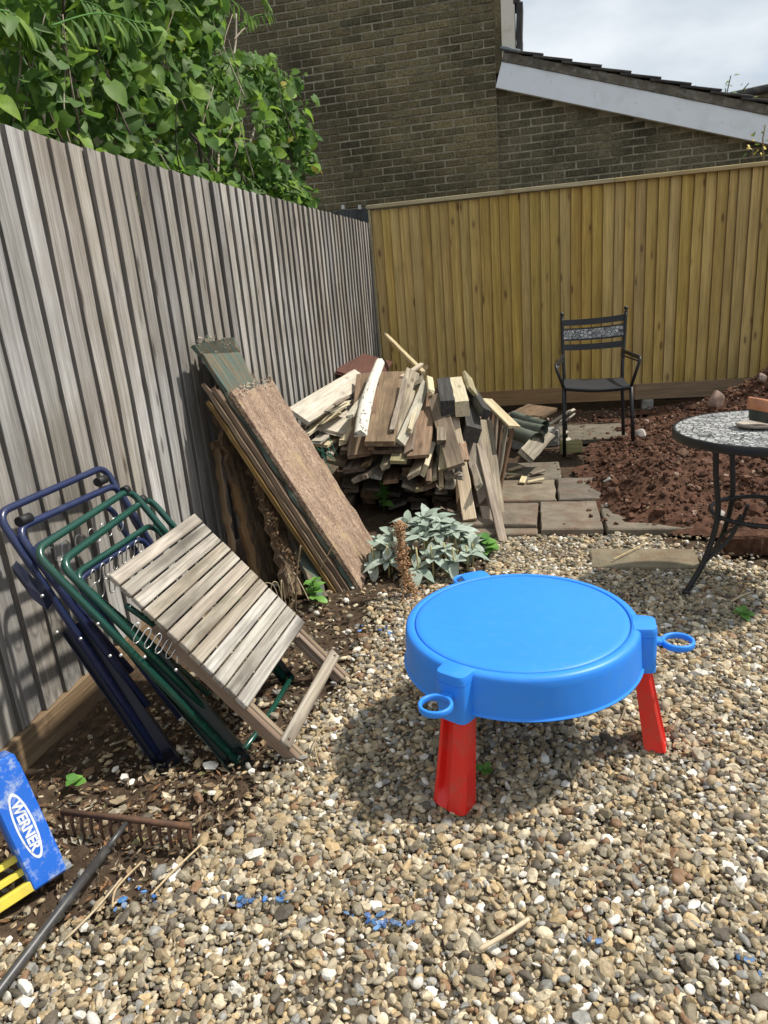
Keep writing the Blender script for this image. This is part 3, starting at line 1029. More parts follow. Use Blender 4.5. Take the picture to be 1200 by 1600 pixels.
# ================================================================== HOUSE
YH = 8.30
hs = thing('brick_house', 'tall brown brick gable wall of the house behind the fence', 'house', (-2, YH, 0))
XE = -.40
mb = MB(); mb.box((-8, YH + .010, -.1), (XE - .006, YH + .30, 7.0))
wall = mb.build('gable_wall', MT['mortar'], hs)
def brick_mesh(l, h, d, seed, mat):
    r = random.Random(seed)
    mb = MB(); mb.box((-l / 2, -d, -h / 2), (l / 2, d, h / 2), .006)
    mb.v = [(a + r.uniform(-.0025, .0025), b + r.uniform(-.002, .002), c + r.uniform(-.002, .002)) for a, b, c in mb.v]
    return mb.mesh('brick', mat)
BM = [brick_mesh(.213, .063, .03, k, MT['brick']) for k in range(5)]
BMH = [brick_mesh(.101, .063, .03, k, MT['brick']) for k in range(2)]
def in_view(P, m=40):
    q = P - CAM
    d = q.dot(fwd)
    if d < .05:
        return False
    X = 600 + F_PX * q.dot(rt) / d; Y = 800 - F_PX * q.dot(up) / d
    return (X, Y) if (-m < X < 1200 + m and -m < Y < 1600 + m) else False
rest = MB()
nb_ = 0
cand = []
for c in range(93):
    z = .04 + c * .075
    off = 0 if c % 2 else .1125
    xr = XE - .006
    if c % 2 == 0:
        cand.append((xr - .0505 - .003, z, True))
    k = 0
    while True:
        xc = xr - off - .1065 - .003 - k * .225
        if xc < -5.2:
            break
        cand.append((xc, z, False)); k += 1
for xc, z, half in cand:
    w = in_view(V(xc, YH, z), 12)
    hid = True
    if w:
        X, Y = w
        hid = (Y > 335 - (X - 480) * .12) or (X < 395) or (X < 470 and Y > 70)
    if (not hid) and nb_ < 300:
        m = rnd.choice(BMH if half else BM)
        link('brick', m, wall, mtx=Matrix.Translation(V(xc + rnd.uniform(-.002, .002), YH + .034 + rnd.uniform(-.003, .003), z)) @ Matrix.Rotation(rnd.choice((0, math.pi)), 4, 'Y'))
        nb_ += 1
    elif z > 1.6:
        l = .0505 if half else .1065
        rest.box((xc - l, YH + .004, z - .0315), (xc + l, YH + .04, z + .0315), .0)
ro = rest.build('brick_courses', MT['brick'], wall)
kind(ro, 'stuff')
mb = MB(); mb.box((XE - .004, YH + .006, 3.36), (XE + .062, YH + .3, 7.0))
mb.build('wall_end', MT['brick'], hs)
# white upright trim and dark verge above the extension
mb = MB(); mb.box((XE + .064, YH - .02, 3.42), (XE + .20, YH + .2, 7.0), .006)
mb.build('corner_trim', MT['white2'], hs)
for k in range(12):
    z = 3.50 + k * .29
    mb = MB(); mb.box((-.03, -.03, -.15), (.03, .28, .15), .005)
    mb.build('verge_tile', MT['tile'], hs, mtx=Matrix.Translation(V(XE + .232 + .010 * math.sin(k * 2.1), YH, z)) @ Matrix.Rotation(R(3.0), 4, 'Y'))

YX = 8.36
ex = thing('side_extension', 'low brick extension with a sloping tiled roof and white bargeboard', 'extension', (.8, YX, 0))
sl = (2.66 - 3.44) / (2.15 + .33)          # slope of the roof line
def ztop(x):
    return 3.46 + sl * (x + .33)
prof = [V(XE - .004, YX + .012, 0), V(3.6, YX + .012, 0), V(3.6, YX + .012, ztop(3.6) - .05), V(XE - .004, YX + .012, ztop(XE) - .05)]
mb = MB(); mb.loft([prof[::-1], [p + V(0, .3, 0) for p in prof[::-1]]])
xw = mb.build('wall', MT['mortar'], ex)
BX = [brick_mesh(.213, .063, .03, 20 + k, MT['brick2']) for k in range(5)]
BXH = [brick_mesh(.101, .063, .03, 20 + k, MT['brick2']) for k in range(2)]
for c in range(26, 46):
    z = .04 + c * .075
    k = 0
    xs = XE + (.0 if c % 2 else .1125)
    if c % 2 == 0 and z < ztop(XE) - .28:
        link('brick', rnd.choice(BXH), xw, mtx=Matrix.Translation(V(XE + .0525, YX + .037, z)))
    while xs + .21 < 3.5:
        xc = xs + .1095
        if z < ztop(xc + .1) - .22 and in_view(V(xc, YX, z), 60):
            link('brick', rnd.choice(BX), xw, mtx=Matrix.Translation(V(xc + rnd.uniform(-.002, .002), YX + .037 + rnd.uniform(-.002, .002), z)) @ Matrix.Rotation(rnd.choice((0, math.pi)), 4, 'Y'))
        xs += .225
A_ = V(XE + .07, 0, ztop(XE + .07)); ang = math.atan(-sl)
RM = Matrix.Translation(V(XE + .065, YX - .10, ztop(XE + .065))) @ Matrix.Rotation(ang, 4, 'Y')
Lr = 4.1
mb = MB(); mb.box((0, 0, -.245), (Lr, .022, -.012), .003)
bb = mb.build('bargeboard', MT['white'], ex, mtx=RM)
for k in range(9):
    mb = MB(); mb.lathe([(.0, -.003), (.006, -.002), (.006, .002)], 8)
    mb.build('screw', MT['screw'], bb, mtx=RM @ Matrix.Translation(V(.10 + k * .42 + rnd.uniform(-.05, .05), -.001, -.12 + rnd.uniform(-.03, .03))) @ Matrix.Rotation(R(90), 4, 'X'))
mb = MB(); mb.box((0, .024, -.235), (Lr, .24, -.215), .0)
mb.build('soffit', MT['white'], ex, mtx=RM)
# verge mortar
rg = []
for k in range(60):
    x_ = Lr * k / 59
    a = rnd.uniform(-.006, .006)
    rg.append([V(x_, -.012 + a, -.010), V(x_, .1, -.010), V(x_, .1, .075), V(x_, -.006 + a * .5, .072 + a)])
mb = MB(); mb.loft(rg)
mb.build('verge_mortar', MT['verge'], ex, mtx=RM, auto=60)
# tiles stepping down the verge, with rows running back
roof = MB(); roof.box((-.02, .2, .012), (Lr, 4.0, .05))
rf = roof.build('roof', MT['tile'], ex, mtx=RM)
tm = MB(); tm.box((0, 0, 0), (.39, .33, .022), .004); tme = tm.mesh('tile', MT['tile'])
for k in range(14):
    for j in range(3):
        m2 = RM @ Matrix.Translation(V(.0 + k * .29, -.03 + j * .332 + rnd.uniform(-.003, .003), .070 + rnd.uniform(-.002, .002))) @ Matrix.Rotation(R(-4.6), 4, 'Y')
        link('tile', tme, rf, mtx=m2)
mb = MB(); mb.box((-.045, -.035, .085), (.16, .33, .112), .006)
mb.build('lead_flashing', MT['lead'], ex, mtx=RM)

# neighbour's roof far right
nr = thing('far_roof', 'dark tiled roof with moss beyond the extension', 'roof', (5.6, 15, 0))
p0 = at(1120, 158, y=15); p1 = at(1260, 128, y=15)
mb = MB()
a, b = V(p0.x, 15, p0.z), V(p1.x + 3, 15, p1.z + .25)
mb.loft([[a, b, b + V(0, .2, -1.9), a + V(0, .2, -1.9)][::-1], [p + V(0, 3, 0) for p in [a, b, b + V(0, .2, -1.9), a + V(0, .2, -1.9)][::-1]]])
mb.build('roof_slope', MT['brick'], nr)
mb = MB(); mb.tube([a + V(-.1, 0, .02), b + V(0, 0, .02)], .07, 8)
mb.build('ridge', MT['tile'], nr)
mb = MB(); mb.box((a.x + .2, 15.3, 0), (b.x, 17.9, a.z - 1.7))
mb.build('wall', MT['brick'], nr)

# ================================================================== TOY TABLE
TC = V(-.074, 2.02, 0)
ZT, ZB_, RT_ = .432, .308, .355
toy = thing('play_table', 'round blue plastic play table on red legs standing on the gravel', 'table', TC)
lid = MB()
lid.lathe([(.001, ZT + .003), (.15, ZT + .0045), (.305, ZT + .003), (.3200, ZT + .0015), (.3228, ZT - .001), (.3235, ZT - .004)], 72)
lid.build('lid', MT['toy_blue'], toy, loc=TC)
d = MB()
d.lathe([(.3235, ZT - .0038), (.3262, ZT - .0038)], 72)
d.build('lid_seam', MT['groove'], toy, loc=TC)
d = MB()
d.lathe([(.3262, ZT - .0038), (.3268, ZT + .0005), (.329, ZT + .002), (.340, ZT + .0012), (.3465, ZT - .001), (.3515, ZT - .005), (.3545, ZT - .012), (.356, ZT - .03), (.3585, ZT - .07), (.361, ZB_ + .008), (.361, ZB_ + .0045), (.3665, ZB_ + .003), (.3665, ZB_), (.355, ZB_ - .001), (.352, ZB_ + .004), (.345, ZT - .03), (.30, ZT - .02), (.05, ZT - .018), (.001, ZT - .018)], 96)
drum = d.build('drum', MT['toy_blue'], toy, loc=TC)
for k, adeg in enumerate((-117.3, -3.0, 117.0)):
    A = Matrix.Translation(TC) @ Matrix.Rotation(R(adeg), 4, 'Z')     # local +X points outwards
    # lug: rounded block on the rim
    pts = fillet([V(.328, -.052, 0), V(.398, -.046, 0), V(.398, .046, 0), V(.328, .052, 0)], .022, 5)
    lg = MB()
    zs = [(.292, 1.0), (.30, 1.0), (ZT - .0265, .985), (ZT - .0262, .955), (ZT - .0242, .955), (ZT - .024, .99), (ZT - .010, .985), (ZT - .003, .965), (ZT + .0025, .93), (ZT + .0035, .88)]
    cx_ = .355
    rings = []
    for z, s in zs:
        rings.append([V(cx_ + (p.x - cx_) * s, p.y * s, z) for p in pts])
    lg.loft(rings, True)
    lug = lg.build('lug', MT['toy_blue'], drum, mtx=A, auto=35)
    # moulded round mark on the lug
    mk = MB()
    mk.tube([V(.3945, .012 * math.sin(t * .5), ZT - .045 + .012 * math.cos(t * .5)) for t in range(2, 11)], .0022, 6)
    mk.build('moulded_mark', MT['groove'], drum, mtx=A)
    # cup ring
    rg = MB()
    rr_, zc = .045, .375
    cxr = .458
    prof = [(rr_ - .006, zc - .009), (rr_ + .0, zc - .010), (rr_ + .002, zc - .006), (rr_ + .002, zc + .006), (rr_ + .0, zc + .009), (rr_ - .006, zc + .009), (rr_ - .008, zc + .006), (rr_ - .008, zc - .006), (rr_ - .006, zc - .009)]
    rg.lathe(prof, 40, Matrix.Translation(V(cxr, 0, 0)))
    rg.box((.392, -.017, zc - .008), (.4165, .017, zc + .008), .003)
    rg.build('cup_ring', MT['toy_blue'], drum, mtx=A)
    # leg: curved moulding with a recessed trough on one side
    le = MB()
    rings = []
    for i in range(12):
        t = i / 11
        z = .302 * (1 - t) + .024 * t
        w = .047 + .008 * t ** 1.5
        xo = .377 + .056 * t ** 1.08                      # outer face
        dep = .042 + .02 * t
        tr = .0 if (i < 1 or i > 10) else .021 * min(1, i * .8) * (1 if i < 10 else .55)
        sec = [V(xo - dep, -w * .96, z), V(xo - .006, -w, z), V(xo, -w * .90, z),
               V(xo + .001, -w * .72, z), V(xo + .002 - tr, -w * .58, z), V(xo + .005 - tr, -w * .05, z), V(xo + .008, w * .10, z),
               V(xo + .008, w * .5, z), V(xo + .004, w * .86, z), V(xo - .006, w, z), V(xo - dep, w * .96, z)]
        rings.append(sec)
    le.loft(rings, True)
    le.build('leg', MT['toy_red'], toy, mtx=A, auto=38)

# ================================================================== SLATTED FOLDING TABLE
TO = V(-1.31, 1.796, .664)
tu = V(.020, .9998, .017).normalized()
tv = V(.653, 0, -.758)
tv = (tv - tu * tv.dot(tu)).normalized()
tn = tu.cross(tv) * -1
if tn.z < 0:
    tn = -tn
TW, TL, TF = .56, .60, .87
def tm_(a, b, c=0):
    """table frame: a across (Y), b down the slope, c along the normal"""
    return TO + tu * a + tv * b + tn * c
st = thing('folding_table', 'small slatted wooden folding table leaning against the folded chairs', 'table', tm_(TW / 2, TF, 0))
TM = Matrix.Identity(4)
for i in range(3):
    TM[i][0], TM[i][1], TM[i][2], TM[i][3] = tv[i], tu[i], tn[i], TO[i]
ns = 12
for k in range(ns):
    r_ = random.Random(k + 40)
    mb = MB()
    w0 = TL / ns
    mb.box((k * w0 + .0030, .0 + r_.uniform(-.003, .003), -.009), ((k + 1) * w0 - .0030, TW + r_.uniform(-.003, .003), .009), .0025)
    mb.build('slat', MT['teak'], st, mtx=TM)
for a in (.055, TW - .055 - .022):
    mb = MB(); mb.box((.012, a, -.052), (TL + .012, a + .022, -.0105), .003)
    mb.build('top_rail', MT['teak_brown'], st, mtx=TM)
for a in (.012, TW - .012 - .022):
    for da, cc in ((0, -.056), (.026 if a < .1 else -.026, -.056)):
        mb = MB(); mb.box((TL * .35, a + da + (.0), cc), (TF - (.0 if da == 0 else .02), a + da + .021, -.0115 + (0 if da == 0 else -.002)), .003)
        mb.build('leg', MT['teak_brown'], st, mtx=TM)
mb = MB(); mb.box((TF - .125, -.002, -.008), (TF - .082, TW + .004, .008), .003)
mb.build('cross_bar', MT['teak'], st, mtx=TM @ Matrix.Translation(V(0, 0, .000)))
for a in (.022, TW - .022):
    mb = MB(); mb.lathe([(.0, .0045), (.004, .004), (.005, .0)], 10)
    mb.build('bolt', MT['rust'], st, mtx=TM @ Matrix.Translation(V(TF - .104, a, .0075)))

# ================================================================== FOLDED CHAIRS
def squiggle(A, B, amp, n, nrm, r=.0022):
    A, B = V(A), V(B)
    pts = []
    ax = (B - A)
    amp = V(amp)
    N = n * 10
    for i in range(N + 1):
        t = i / N
        ph = t * n * 2 * math.pi
        pts.append(A + ax * (t - .10 / n * math.sin(2 * ph)) + amp * math.sin(ph))
    mb = MB(); mb.tube(pts, r, 5)
    return mb

def folded_chair(name, label, loops, plates, rivets, springs, tubem, darkm, root):
    t = thing(name, label, 'chair', root, 'folded metal garden chairs')
    for pts, rad in loops:
        mb = MB(); mb.tube(fillet(pts, .055, 6), rad, 10)
        mb.build('tube_frame', tubem, t)
    for A, B, w, th, n in plates:
        A, B = V(A), V(B)
        mb = MB(); Ln = (B - A).length
        # open channel: web with two flanges, rounded foot
        mb.box((0, -w / 2, -th), (Ln, w / 2, -th + .003), .001)
        mb.box((0, -w / 2, -th + .003), (Ln, -w / 2 + .003, th), .001)
        mb.box((0, w / 2 - .003, -th + .003), (Ln, w / 2, th), .001)
        mb.tube([V(Ln - .002, 0, -th), V(Ln - .002, 0, th)], w / 2, 18, caps=False)
        mb.tube([V(Ln - .002, 0, -th), V(Ln - .002, 0, -th + .003)], w / 2 - .001, 18)
        mb.build('leg_channel', darkm, t, mtx=frame(A, B, n))
    for p, n in rivets:
        mb = MB(); mb.lathe([(.0, .0045), (.0035, .0035), (.0055, .0)], 10)
        mb.build('rivet', MT['rivet'], t, mtx=frame(p, V(p) + V(n).orthogonal(), n))
    for s in springs:
        s.build('spring', MT['steel'], t)
    return t

# blue one, against the fence
bl = []
x1 = -1.605
a0, a1 = at(-6, 803, x=x1), at(163, 729, x=x1)
bl.append(([V(-1.245, 1.775, .02), a0, a1, V(-1.26, a1.y - .03, .02)], .0125))
x2 = -1.565
b0, b1 = at(24, 828, x=x2), at(181, 757, x=x2)
bl.append(([V(-1.27, 1.80, .20), b0, b1, V(-1.27, b1.y - .03, .15)], .0125))
x3 = -1.555
c0, c1 = at(46, 862, x=x3), at(170, 787, x=x3)
bl.append(([V(-1.33, 1.84, .30), c0, c1, V(-1.33, c1.y - .04, .25)], .011))
x4 = -1.43
e0, e1 = at(118, 908, x=x4), at(222, 838, x=x4)
bl.append(([V(-1.20, 1.86, .12), e0, e1, V(-1.2, e1.y - .02, .12)], .011))
pl = [(V(-1.455, 1.775, .50), V(-1.215, 1.765, .012), .078, .016, V(.35, -.8, .3)),
      (V(-1.45, 2.26, .48), V(-1.23, 2.25, .012), .050, .012, V(.35, -.8, .3))]
q0 = at(25, 893, x=-1.52); q1 = at(72, 935, x=-1.47)
blue = folded_chair('folded_chair', 'folded navy blue tubular metal chair closest to the grey fence', bl, pl,
    [(at(66, 931, x=-1.44), V(.6, -.8, .2)), (at(89, 988, x=-1.40), V(.6, -.8, .2)), (at(126, 998, x=-1.35), V(.6, -.8, .2)), (at(172, 1025, x=-1.28), V(.6, -.8, .2))],
    [squiggle(at(75, 872, x=-1.50), at(192, 815, x=-1.50), V(.004, 0, .030), 6, None)],
    MT['blue_tube'], MT['navy_dark'], V(-1.25, 2.0, 0))
mb = MB()
mb.loft([[q0 + V(0, -.01, .0), q0 + V(0, .012, .022), q0 + V(0, .012, .03), q0 + V(0, -.01, .02)], [(q0 + q1) / 2 + V(.01, -.02, -.035), (q0 + q1) / 2 + V(.01, .012, .0), (q0 + q1) / 2 + V(0.0, .012, .022), (q0 + q1) / 2 + V(0, -.02, .012)], [q1 + V(.01, -.02, -.03), q1 + V(.01, .012, -.02), q1 + V(0, .012, .03), q1 + V(0, -.02, .022)]])
mb.build('arm_plate', MT['navy_dark'], blue)
for (u_, v_, xx) in ((38, 812, x2), (158, 751, x2)):
    p = at(u_, v_, x=xx)
    dd = (b1 - b0).normalized()
    mb = MB(); mb.tube([p - dd * .025, p + dd * .025], .0165, 10)
    mb.build('sleeve', MT['rubber'], blue)
# green one, in front
gl = []
y1 = -1.475
a0, a1 = at(52, 862, x=y1), at(203, 764, x=y1)
gl.append(([V(-.985, 1.79, .02), a0, a1, V(-.99, a1.y + .03, .02)], .0125))
b0, b1 = at(93, 880, x=-1.415), at(232, 777, x=-1.455)
gl.append(([V(-1.04, 1.83, .13), b0, b1, V(-1.04, b1.y + .02, .13)], .0125))
c0, c1 = at(113, 900, x=-1.43), at(238, 818, x=-1.43)
gl.append(([V(-1.09, 1.88, .20), c0, c1, V(-1.09, c1.y - .03, .2)], .011))
gl.append(([V(-1.30, 1.86, .52), at(196, 945, x=-1.28), at(330, 1040, x=-1.10), V(-1.04, 2.02, .10)], .010))
gl.append(([V(-.985, 1.79, .014), V(-.965, 2.0, .016), V(-.965, 2.30, .02)], .0105))
pl = [(V(-1.215, 1.782, .40), V(-.975, 1.792, .012), .080, .016, V(.35, -.8, .3)),
      (V(-1.215, 2.28, .40), V(-.98, 2.29, .012), .056, .013, V(.35, -.8, .3))]
green = folded_chair('folded_chair', 'folded dark green tubular metal chair between the blue chair and the slatted table', gl, pl,
    [(at(153, 975, x=-1.28), V(.6, -.8, .2)), (at(189, 1024, x=-1.19), V(.6, -.8, .2)), (at(226, 1027, x=-1.15), V(.6, -.8, .2)), (at(275, 1047, x=-1.08), V(.6, -.8, .2))],
    [squiggle(at(142, 905, x=-1.40), at(222, 850, x=-1.40), V(.006, 0, .028), 6, None), squiggle(at(145, 925, x=-1.38), at(196, 905, x=-1.36), V(.006, 0, .03), 3, None), squiggle(at(205, 985, x=-1.22), at(288, 1025, x=-1.12), V(.01, .02, .02), 5, None)],
    MT['green_tube'], MT['green_dark'], V(-.98, 2.0, 0))
for (u_, v_, xx) in ((196, 766, y1), (222, 781, -1.453)):
    p = at(u_, v_, x=xx)
    dd = (a1 - a0).normalized()
    mb = MB(); mb.tube([p - dd * .012, p + dd * .012], .0165, 10)
    mb.build('sleeve', MT['rubber'], green)

# ================================================================== LEANING SHEETS
def plank_mesh(Ln, W_, T, seed, rag0=0.0, rag1=0.0, bow=.0, wav=.0, taper=0.0, ch=.003, ns=10, ragside=0.0, nw=1):
    """board along +X, face +Z (top at z=0), ragged ends and sides"""
    r = random.Random(seed)
    rings = []
    ph = r.uniform(0, 6)
    for i in range(ns):
        t = i / (ns - 1)
        w = W_ / 2 * (1 - taper * t)
        zz = -bow * 4 * t * (1 - t) + wav * math.sin(ph + t * 7) + r.uniform(-1, 1) * .0007
        y0 = -w + r.uniform(0, ragside); y1_ = w - r.uniform(0, ragside)
        sh = r.uniform(-.001, .001)
        sec = [(y0 + ch, 0), (y0, -ch), (y0, -T + ch), (y0 + ch, -T), (y1_ - ch, -T), (y1_, -T + ch), (y1_, -ch), (y1_ - ch, 0)]
        rg = []
        for j, (yy, z) in enumerate(sec):
            x_ = Ln * t
            if i == 0:
                x_ += r.uniform(0, rag0)
            if i == ns - 1:
                x_ -= r.uniform(0, rag1)
            rg.append(V(x_, yy + sh, z + zz))
        rings.append(rg[::-1])
    mb = MB(); mb.loft(rings)
    return mb

def grid_sheet(Ln, W_, T, seed, ragged_end=.03, side_l=.0, side_r=.0, notch=None):
    """wide sheet with torn outline: outline polygon extruded"""
    r = random.Random(seed)
    pts = []
    n = 22
    for i in range(n + 1):
        t = i / n
        pts.append((Ln * t, -W_ / 2 + (r.uniform(0, side_l) if 0 < i < n else 0)))
    m = 30
    for j in range(1, m):
        pts.append((Ln - r.uniform(0, .008), -W_ / 2 + W_ * j / m))
    ph = r.uniform(0, 9)
    for i in range(n + 1):
        t = 1 - i / n
        q = W_ / 2 - (r.uniform(0, side_r) if 0 < i < n else 0)
        if notch and notch[0] < t < notch[1]:
            q -= notch[2]
        pts.append((Ln * t, q))
    for j in range(1, m):
        q = j / m
        pts.append((ragged_end * (.35 + .3 * math.sin(ph + q * 5) + .18 * math.sin(ph * 2 + q * 13) + r.uniform(-.14, .14)), W_ / 2 - W_ * q))
    c = V(Ln / 2, 0, 0)
    top = [V(a, b, 0) for a, b in pts]
    bot = [V(a + r.uniform(-1, 1) * .004 * (ragged_end > .01), b, -T) for a, b in pts]
    mb = MB(); mb.loft([bot, top])
    return mb

SU = V(-.049, .999, -.018).normalized()
SV = V(.458, .007, -.874).normalized()
SN = SU.cross(SV)
if SN.x < 0:
    SN = -SN
S0 = V(-1.43, 3.157, 1.02)
def sheet(name, label, mb, O, mat, n=None, sv=None, group='boards leaning on the grey fence', cat='board', edge=None):
    n = n or SN; sv = sv or SV
    o = mb.build(name, mat, mtx=frame(O, V(O) + sv, n))
    return tag(o, label, cat, group)

WS, LS = .60, 1.152
# front sheet (chipboard face); frame's Y = Z x X
y_dir = SN.cross(SV)
sgn = 1 if y_dir.y > 0 else -1
mid = S0 + SU * (WS / 2)
mb = grid_sheet(LS + .005, WS, .022, 3, .05, .006, .035, (.30, .62, -.0))
sheet('chipboard_sheet', 'swollen brown chipboard sheet, front of the boards leaning on the grey fence', mb, mid, MT['chip'])
# yellow frayed top edge chunk of the front sheet: broken crumbs
r_ = random.Random(5)
offs = .026
prev = 0
specs = [
    ('green_board', 'green painted rotten sheet rising highest behind the chipboard', MT['green_rot'], .020, -.27, .53, .10, .10),
    ('plywood_sheet', 'plywood sheet with brown edge, second behind the chipboard', W['edge'], .022, -.06, .57, .0, .03),
    ('plywood_sheet', 'plywood sheet with dark edge, third behind the chipboard', W['edge'], .020, -.10, .55, .02, .02),
    ('plywood_sheet', 'plywood sheet with a green back edge, last of the leaning stack', W['edge'], .020, -.02, .55, .01, .02),
]
for k, (nm, lb, mt, th, up_, w_, rag, sl_) in enumerate(specs):
    dz = .026 + k * .027
    O = mid - SN * dz + SV * up_ + SU * (-.010 * k + (.5 * (w_ - WS)) - .012)
    Lk = LS - up_ + .004 + dz * .50 * 0
    mb = grid_sheet(Lk, w_, th, 20 + k, .05 + rag, sl_ * .4, sl_)
    sheet(nm, lb, mb, O, mt)

# steeper, rotten group at the left of the stack
def lean(name, label, foot, top, w_, th, mat, seed, n=V(.9, -.2, .35), rag=.05, sl_=.02, sr=.02):
    foot, top = V(foot), V(top)
    Ln = (foot - top).length
    mb = grid_sheet(Ln, w_, th, seed, rag, sl_, sr)
    o = mb.build(name, mat, mtx=frame(top, foot, n))
    return tag(o, label, 'board', 'boards leaning on the grey fence')
lean('timber_board', 'narrow brown board leaning upright at the near end of the stack', (-1.46, 2.98, 0.02), at(338, 690, x=-1.60), .045, .03, W['edge'], 61, n=V(.8, -.6, .2))
lean('timber_board', 'narrow board with green edge behind the rotten sheet', (-1.38, 3.05, 0.02), at(352, 700, x=-1.57), .05, .03, W['edge'], 62, n=V(.8, -.5, .25))
lean('rotten_sheet', 'dark rotten sheet with crumbling top leaning on the fence', (-1.36, 3.22, .02), at(345, 655, x=-1.58) + V(0, .14, .06), .30, .03, MT['rot'], 63, rag=.12, sl_=.05)
lean('rotten_sheet', 'rotten sheet with a frayed shredded edge beside the leaning stack', (-1.16, 3.04, .02), at(392, 700, x=-1.50) + V(.0, .05, .05), .18, .045, MT['rot'], 64, rag=.08, sl_=.045, sr=.03)
lean('green_board', 'green edged narrow board between frayed sheet and plywood stack', (-1.06, 3.02, .02), at(425, 735, x=-1.43), .10, .022, MT['green_rot'], 65, n=V(.8, -.5, .35))
# frayed fibres along the torn edge
fb = MB()
A_, B_ = at(385, 705, x=-1.45), at(470, 925, z=.06)
for k in range(700):
    t = rnd.random()
    p = A_.lerp(B_, t) + V(rnd.gauss(0, .008) + .02 * math.sin(t * 17), rnd.gauss(0, .02) + .025 * math.sin(t * 11), rnd.gauss(0, .012))
    d_ = V(rnd.uniform(-1, 1), rnd.uniform(-1, .2), rnd.uniform(-1, .3)).normalized() * rnd.uniform(.004, .018)
    sd = V(rnd.uniform(-1, 1), rnd.uniform(-1, 1), rnd.uniform(-1, 1)).normalized() * rnd.uniform(.002, .008)
    fb.add([p - sd, p + sd, p + d_ + sd * .4, p + d_ - sd * .5], [(0, 1, 2, 3)])
kind(fb.build('wood_fibres', W['edge']), 'stuff')
# crumbs on the broken tops
cr = MB()
for k in range(260):
    if k < 170:
        p = mid + SU * rnd.uniform(-.3, .3) + SV * rnd.uniform(-.01, .05) + SN * rnd.uniform(-.012, .006)
    else:
        p = mid + SU * rnd.uniform(-.28, .1) + SV * rnd.uniform(-.30, -.2) + SN * rnd.uniform(-.045, -.02)
    s_ = rnd.uniform(.002, .008)
    M3 = Matrix.Translation(p) @ Matrix.Rotation(rnd.uniform(0, 6), 4, V(rnd.random(), rnd.random(), rnd.random() + .1).normalized())
    a_ = rnd.uniform(.25, .8)
    cr.box((-s_ * 1.5, -s_ * a_, -s_ * .14), (s_ * 1.5, s_ * a_ * .6, s_ * .14), 0, M3)
kind(cr.build('wood_crumbs', W['pale']), 'stuff')

# ================================================================== WOOD PILE
GP = 'boards heaped on the wood pile'
pc = [0]
def plank(name, label, near, far, w_, th, mat, n=(0, -.45, .9), rag=.01, bow=0, wav=0, taper=0, cat='board', roll=0.0, group=GP, ch=.003):
    pc[0] += 1
    A, B = V(near), V(far)
    Ln = (B - A).length
    mb = plank_mesh(Ln, w_, th, 100 + pc[0], rag, rag, bow, wav, taper, ch=min(ch, th * .3), ragside=min(.006, w_ * .05))
    m = frame(A, B, n) @ Matrix.Rotation(roll, 4, 'X')
    o = mb.build(name, mat if not isinstance(mat, str) else W[mat], mtx=m)
    return tag(o, label, cat, group)
def PN(px_, py_, y_):
    return at(px_, py_, y=y_)

plank('cream_board', 'long cream board sloping down the fence side of the pile', PN(467, 648, 4.15), PN(567, 585, 5.7), .17, .03, 'cream', n=(.55, -.55, .75))
plank('cream_board', 'wide cream board with a broken end on the fence side of the pile', PN(508, 672, 4.35), PN(575, 628, 5.3), .24, .022, 'cream', n=(.2, -.5, .9), rag=.05)
plank('splintered_board', 'splintered narrow pale lath under the long cream board', PN(476, 678, 4.2), PN(545, 625, 5.0), .05, .02, 'pale', rag=.05)
plank('splintered_board', 'broken grey lath lying below the long cream board', PN(472, 665, 4.25), PN(540, 620, 5.2), .04, .02, 'grey', rag=.05)
plank('splintered_board', 'short pale split board under the wide cream board', PN(500, 695, 4.25), PN(548, 668, 4.7), .10, .02, 'pale', rag=.05)
plank('splintered_board', 'short pale end jutting out beside the chipboard sheet', PN(492, 690, 4.15), PN(520, 668, 4.6), .08, .02, 'cream', rag=.05)
plank('brown_board', 'wavy brown board lying under the cracked white rounded piece', PN(561, 712, 4.12), PN(572, 583, 5.35), .155, .022, 'brown', rag=.012, wav=.006)
plank('brown_board', 'flat reddish brown board right of the cracked white piece', PN(593, 690, 4.10), PN(614, 580, 5.30), .19, .034, 'red', n=(.1, -.5, .9), rag=.006)
plank('brown_board', 'brown board directly beneath the flat reddish board', PN(603, 704, 4.18), PN(630, 592, 5.4), .20, .028, 'brown', n=(.1, -.5, .9), rag=.01)
plank('rotten_board', 'grey board with a patch of rot next to the reddish board', PN(617, 692, 4.22), PN(646, 578, 5.3), .11, .03, 'grey', n=(.5, -.5, .7), rag=.02)
plank('pale_board', 'narrow twisted pale green-white board near the middle of the pile', PN(628, 690, 4.16), PN(668, 596, 5.05), .07, .02, 'cream', n=(.65, -.5, .6), rag=.03, wav=.008)
plank('khaki_board', 'khaki board pointing down below the twisted pale board', PN(622, 720, 4.10), PN(645, 628, 5.0), .11, .022, 'khaki', n=(.1, -.6, .8), rag=.005)
plank('brown_board', 'sanded brown board with broken lower end in the middle of the pile', PN(653, 712, 4.10), PN(670, 606, 5.1), .14, .022, 'red', n=(.0, -.6, .8), rag=.015)
plank('brown_board', 'grey-brown board slanting down to the right of the pile centre', PN(712, 727, 4.02), PN(680, 615, 4.8), .115, .022, 'brown', n=(-.1, -.65, .75), rag=.012)
plank('brown_board', 'narrow grey board just under the slanting grey-brown board', PN(708, 745, 4.05), PN(682, 672, 4.65), .10, .02, 'grey', n=(-.1, -.6, .8), rag=.02)
plank('split_board', 'short split board with yellow broken end below the pile centre', PN(644, 742, 4.02), PN(664, 700, 4.45), .10, .022, 'grey', n=(-.45, -.5, .7), rag=.04)
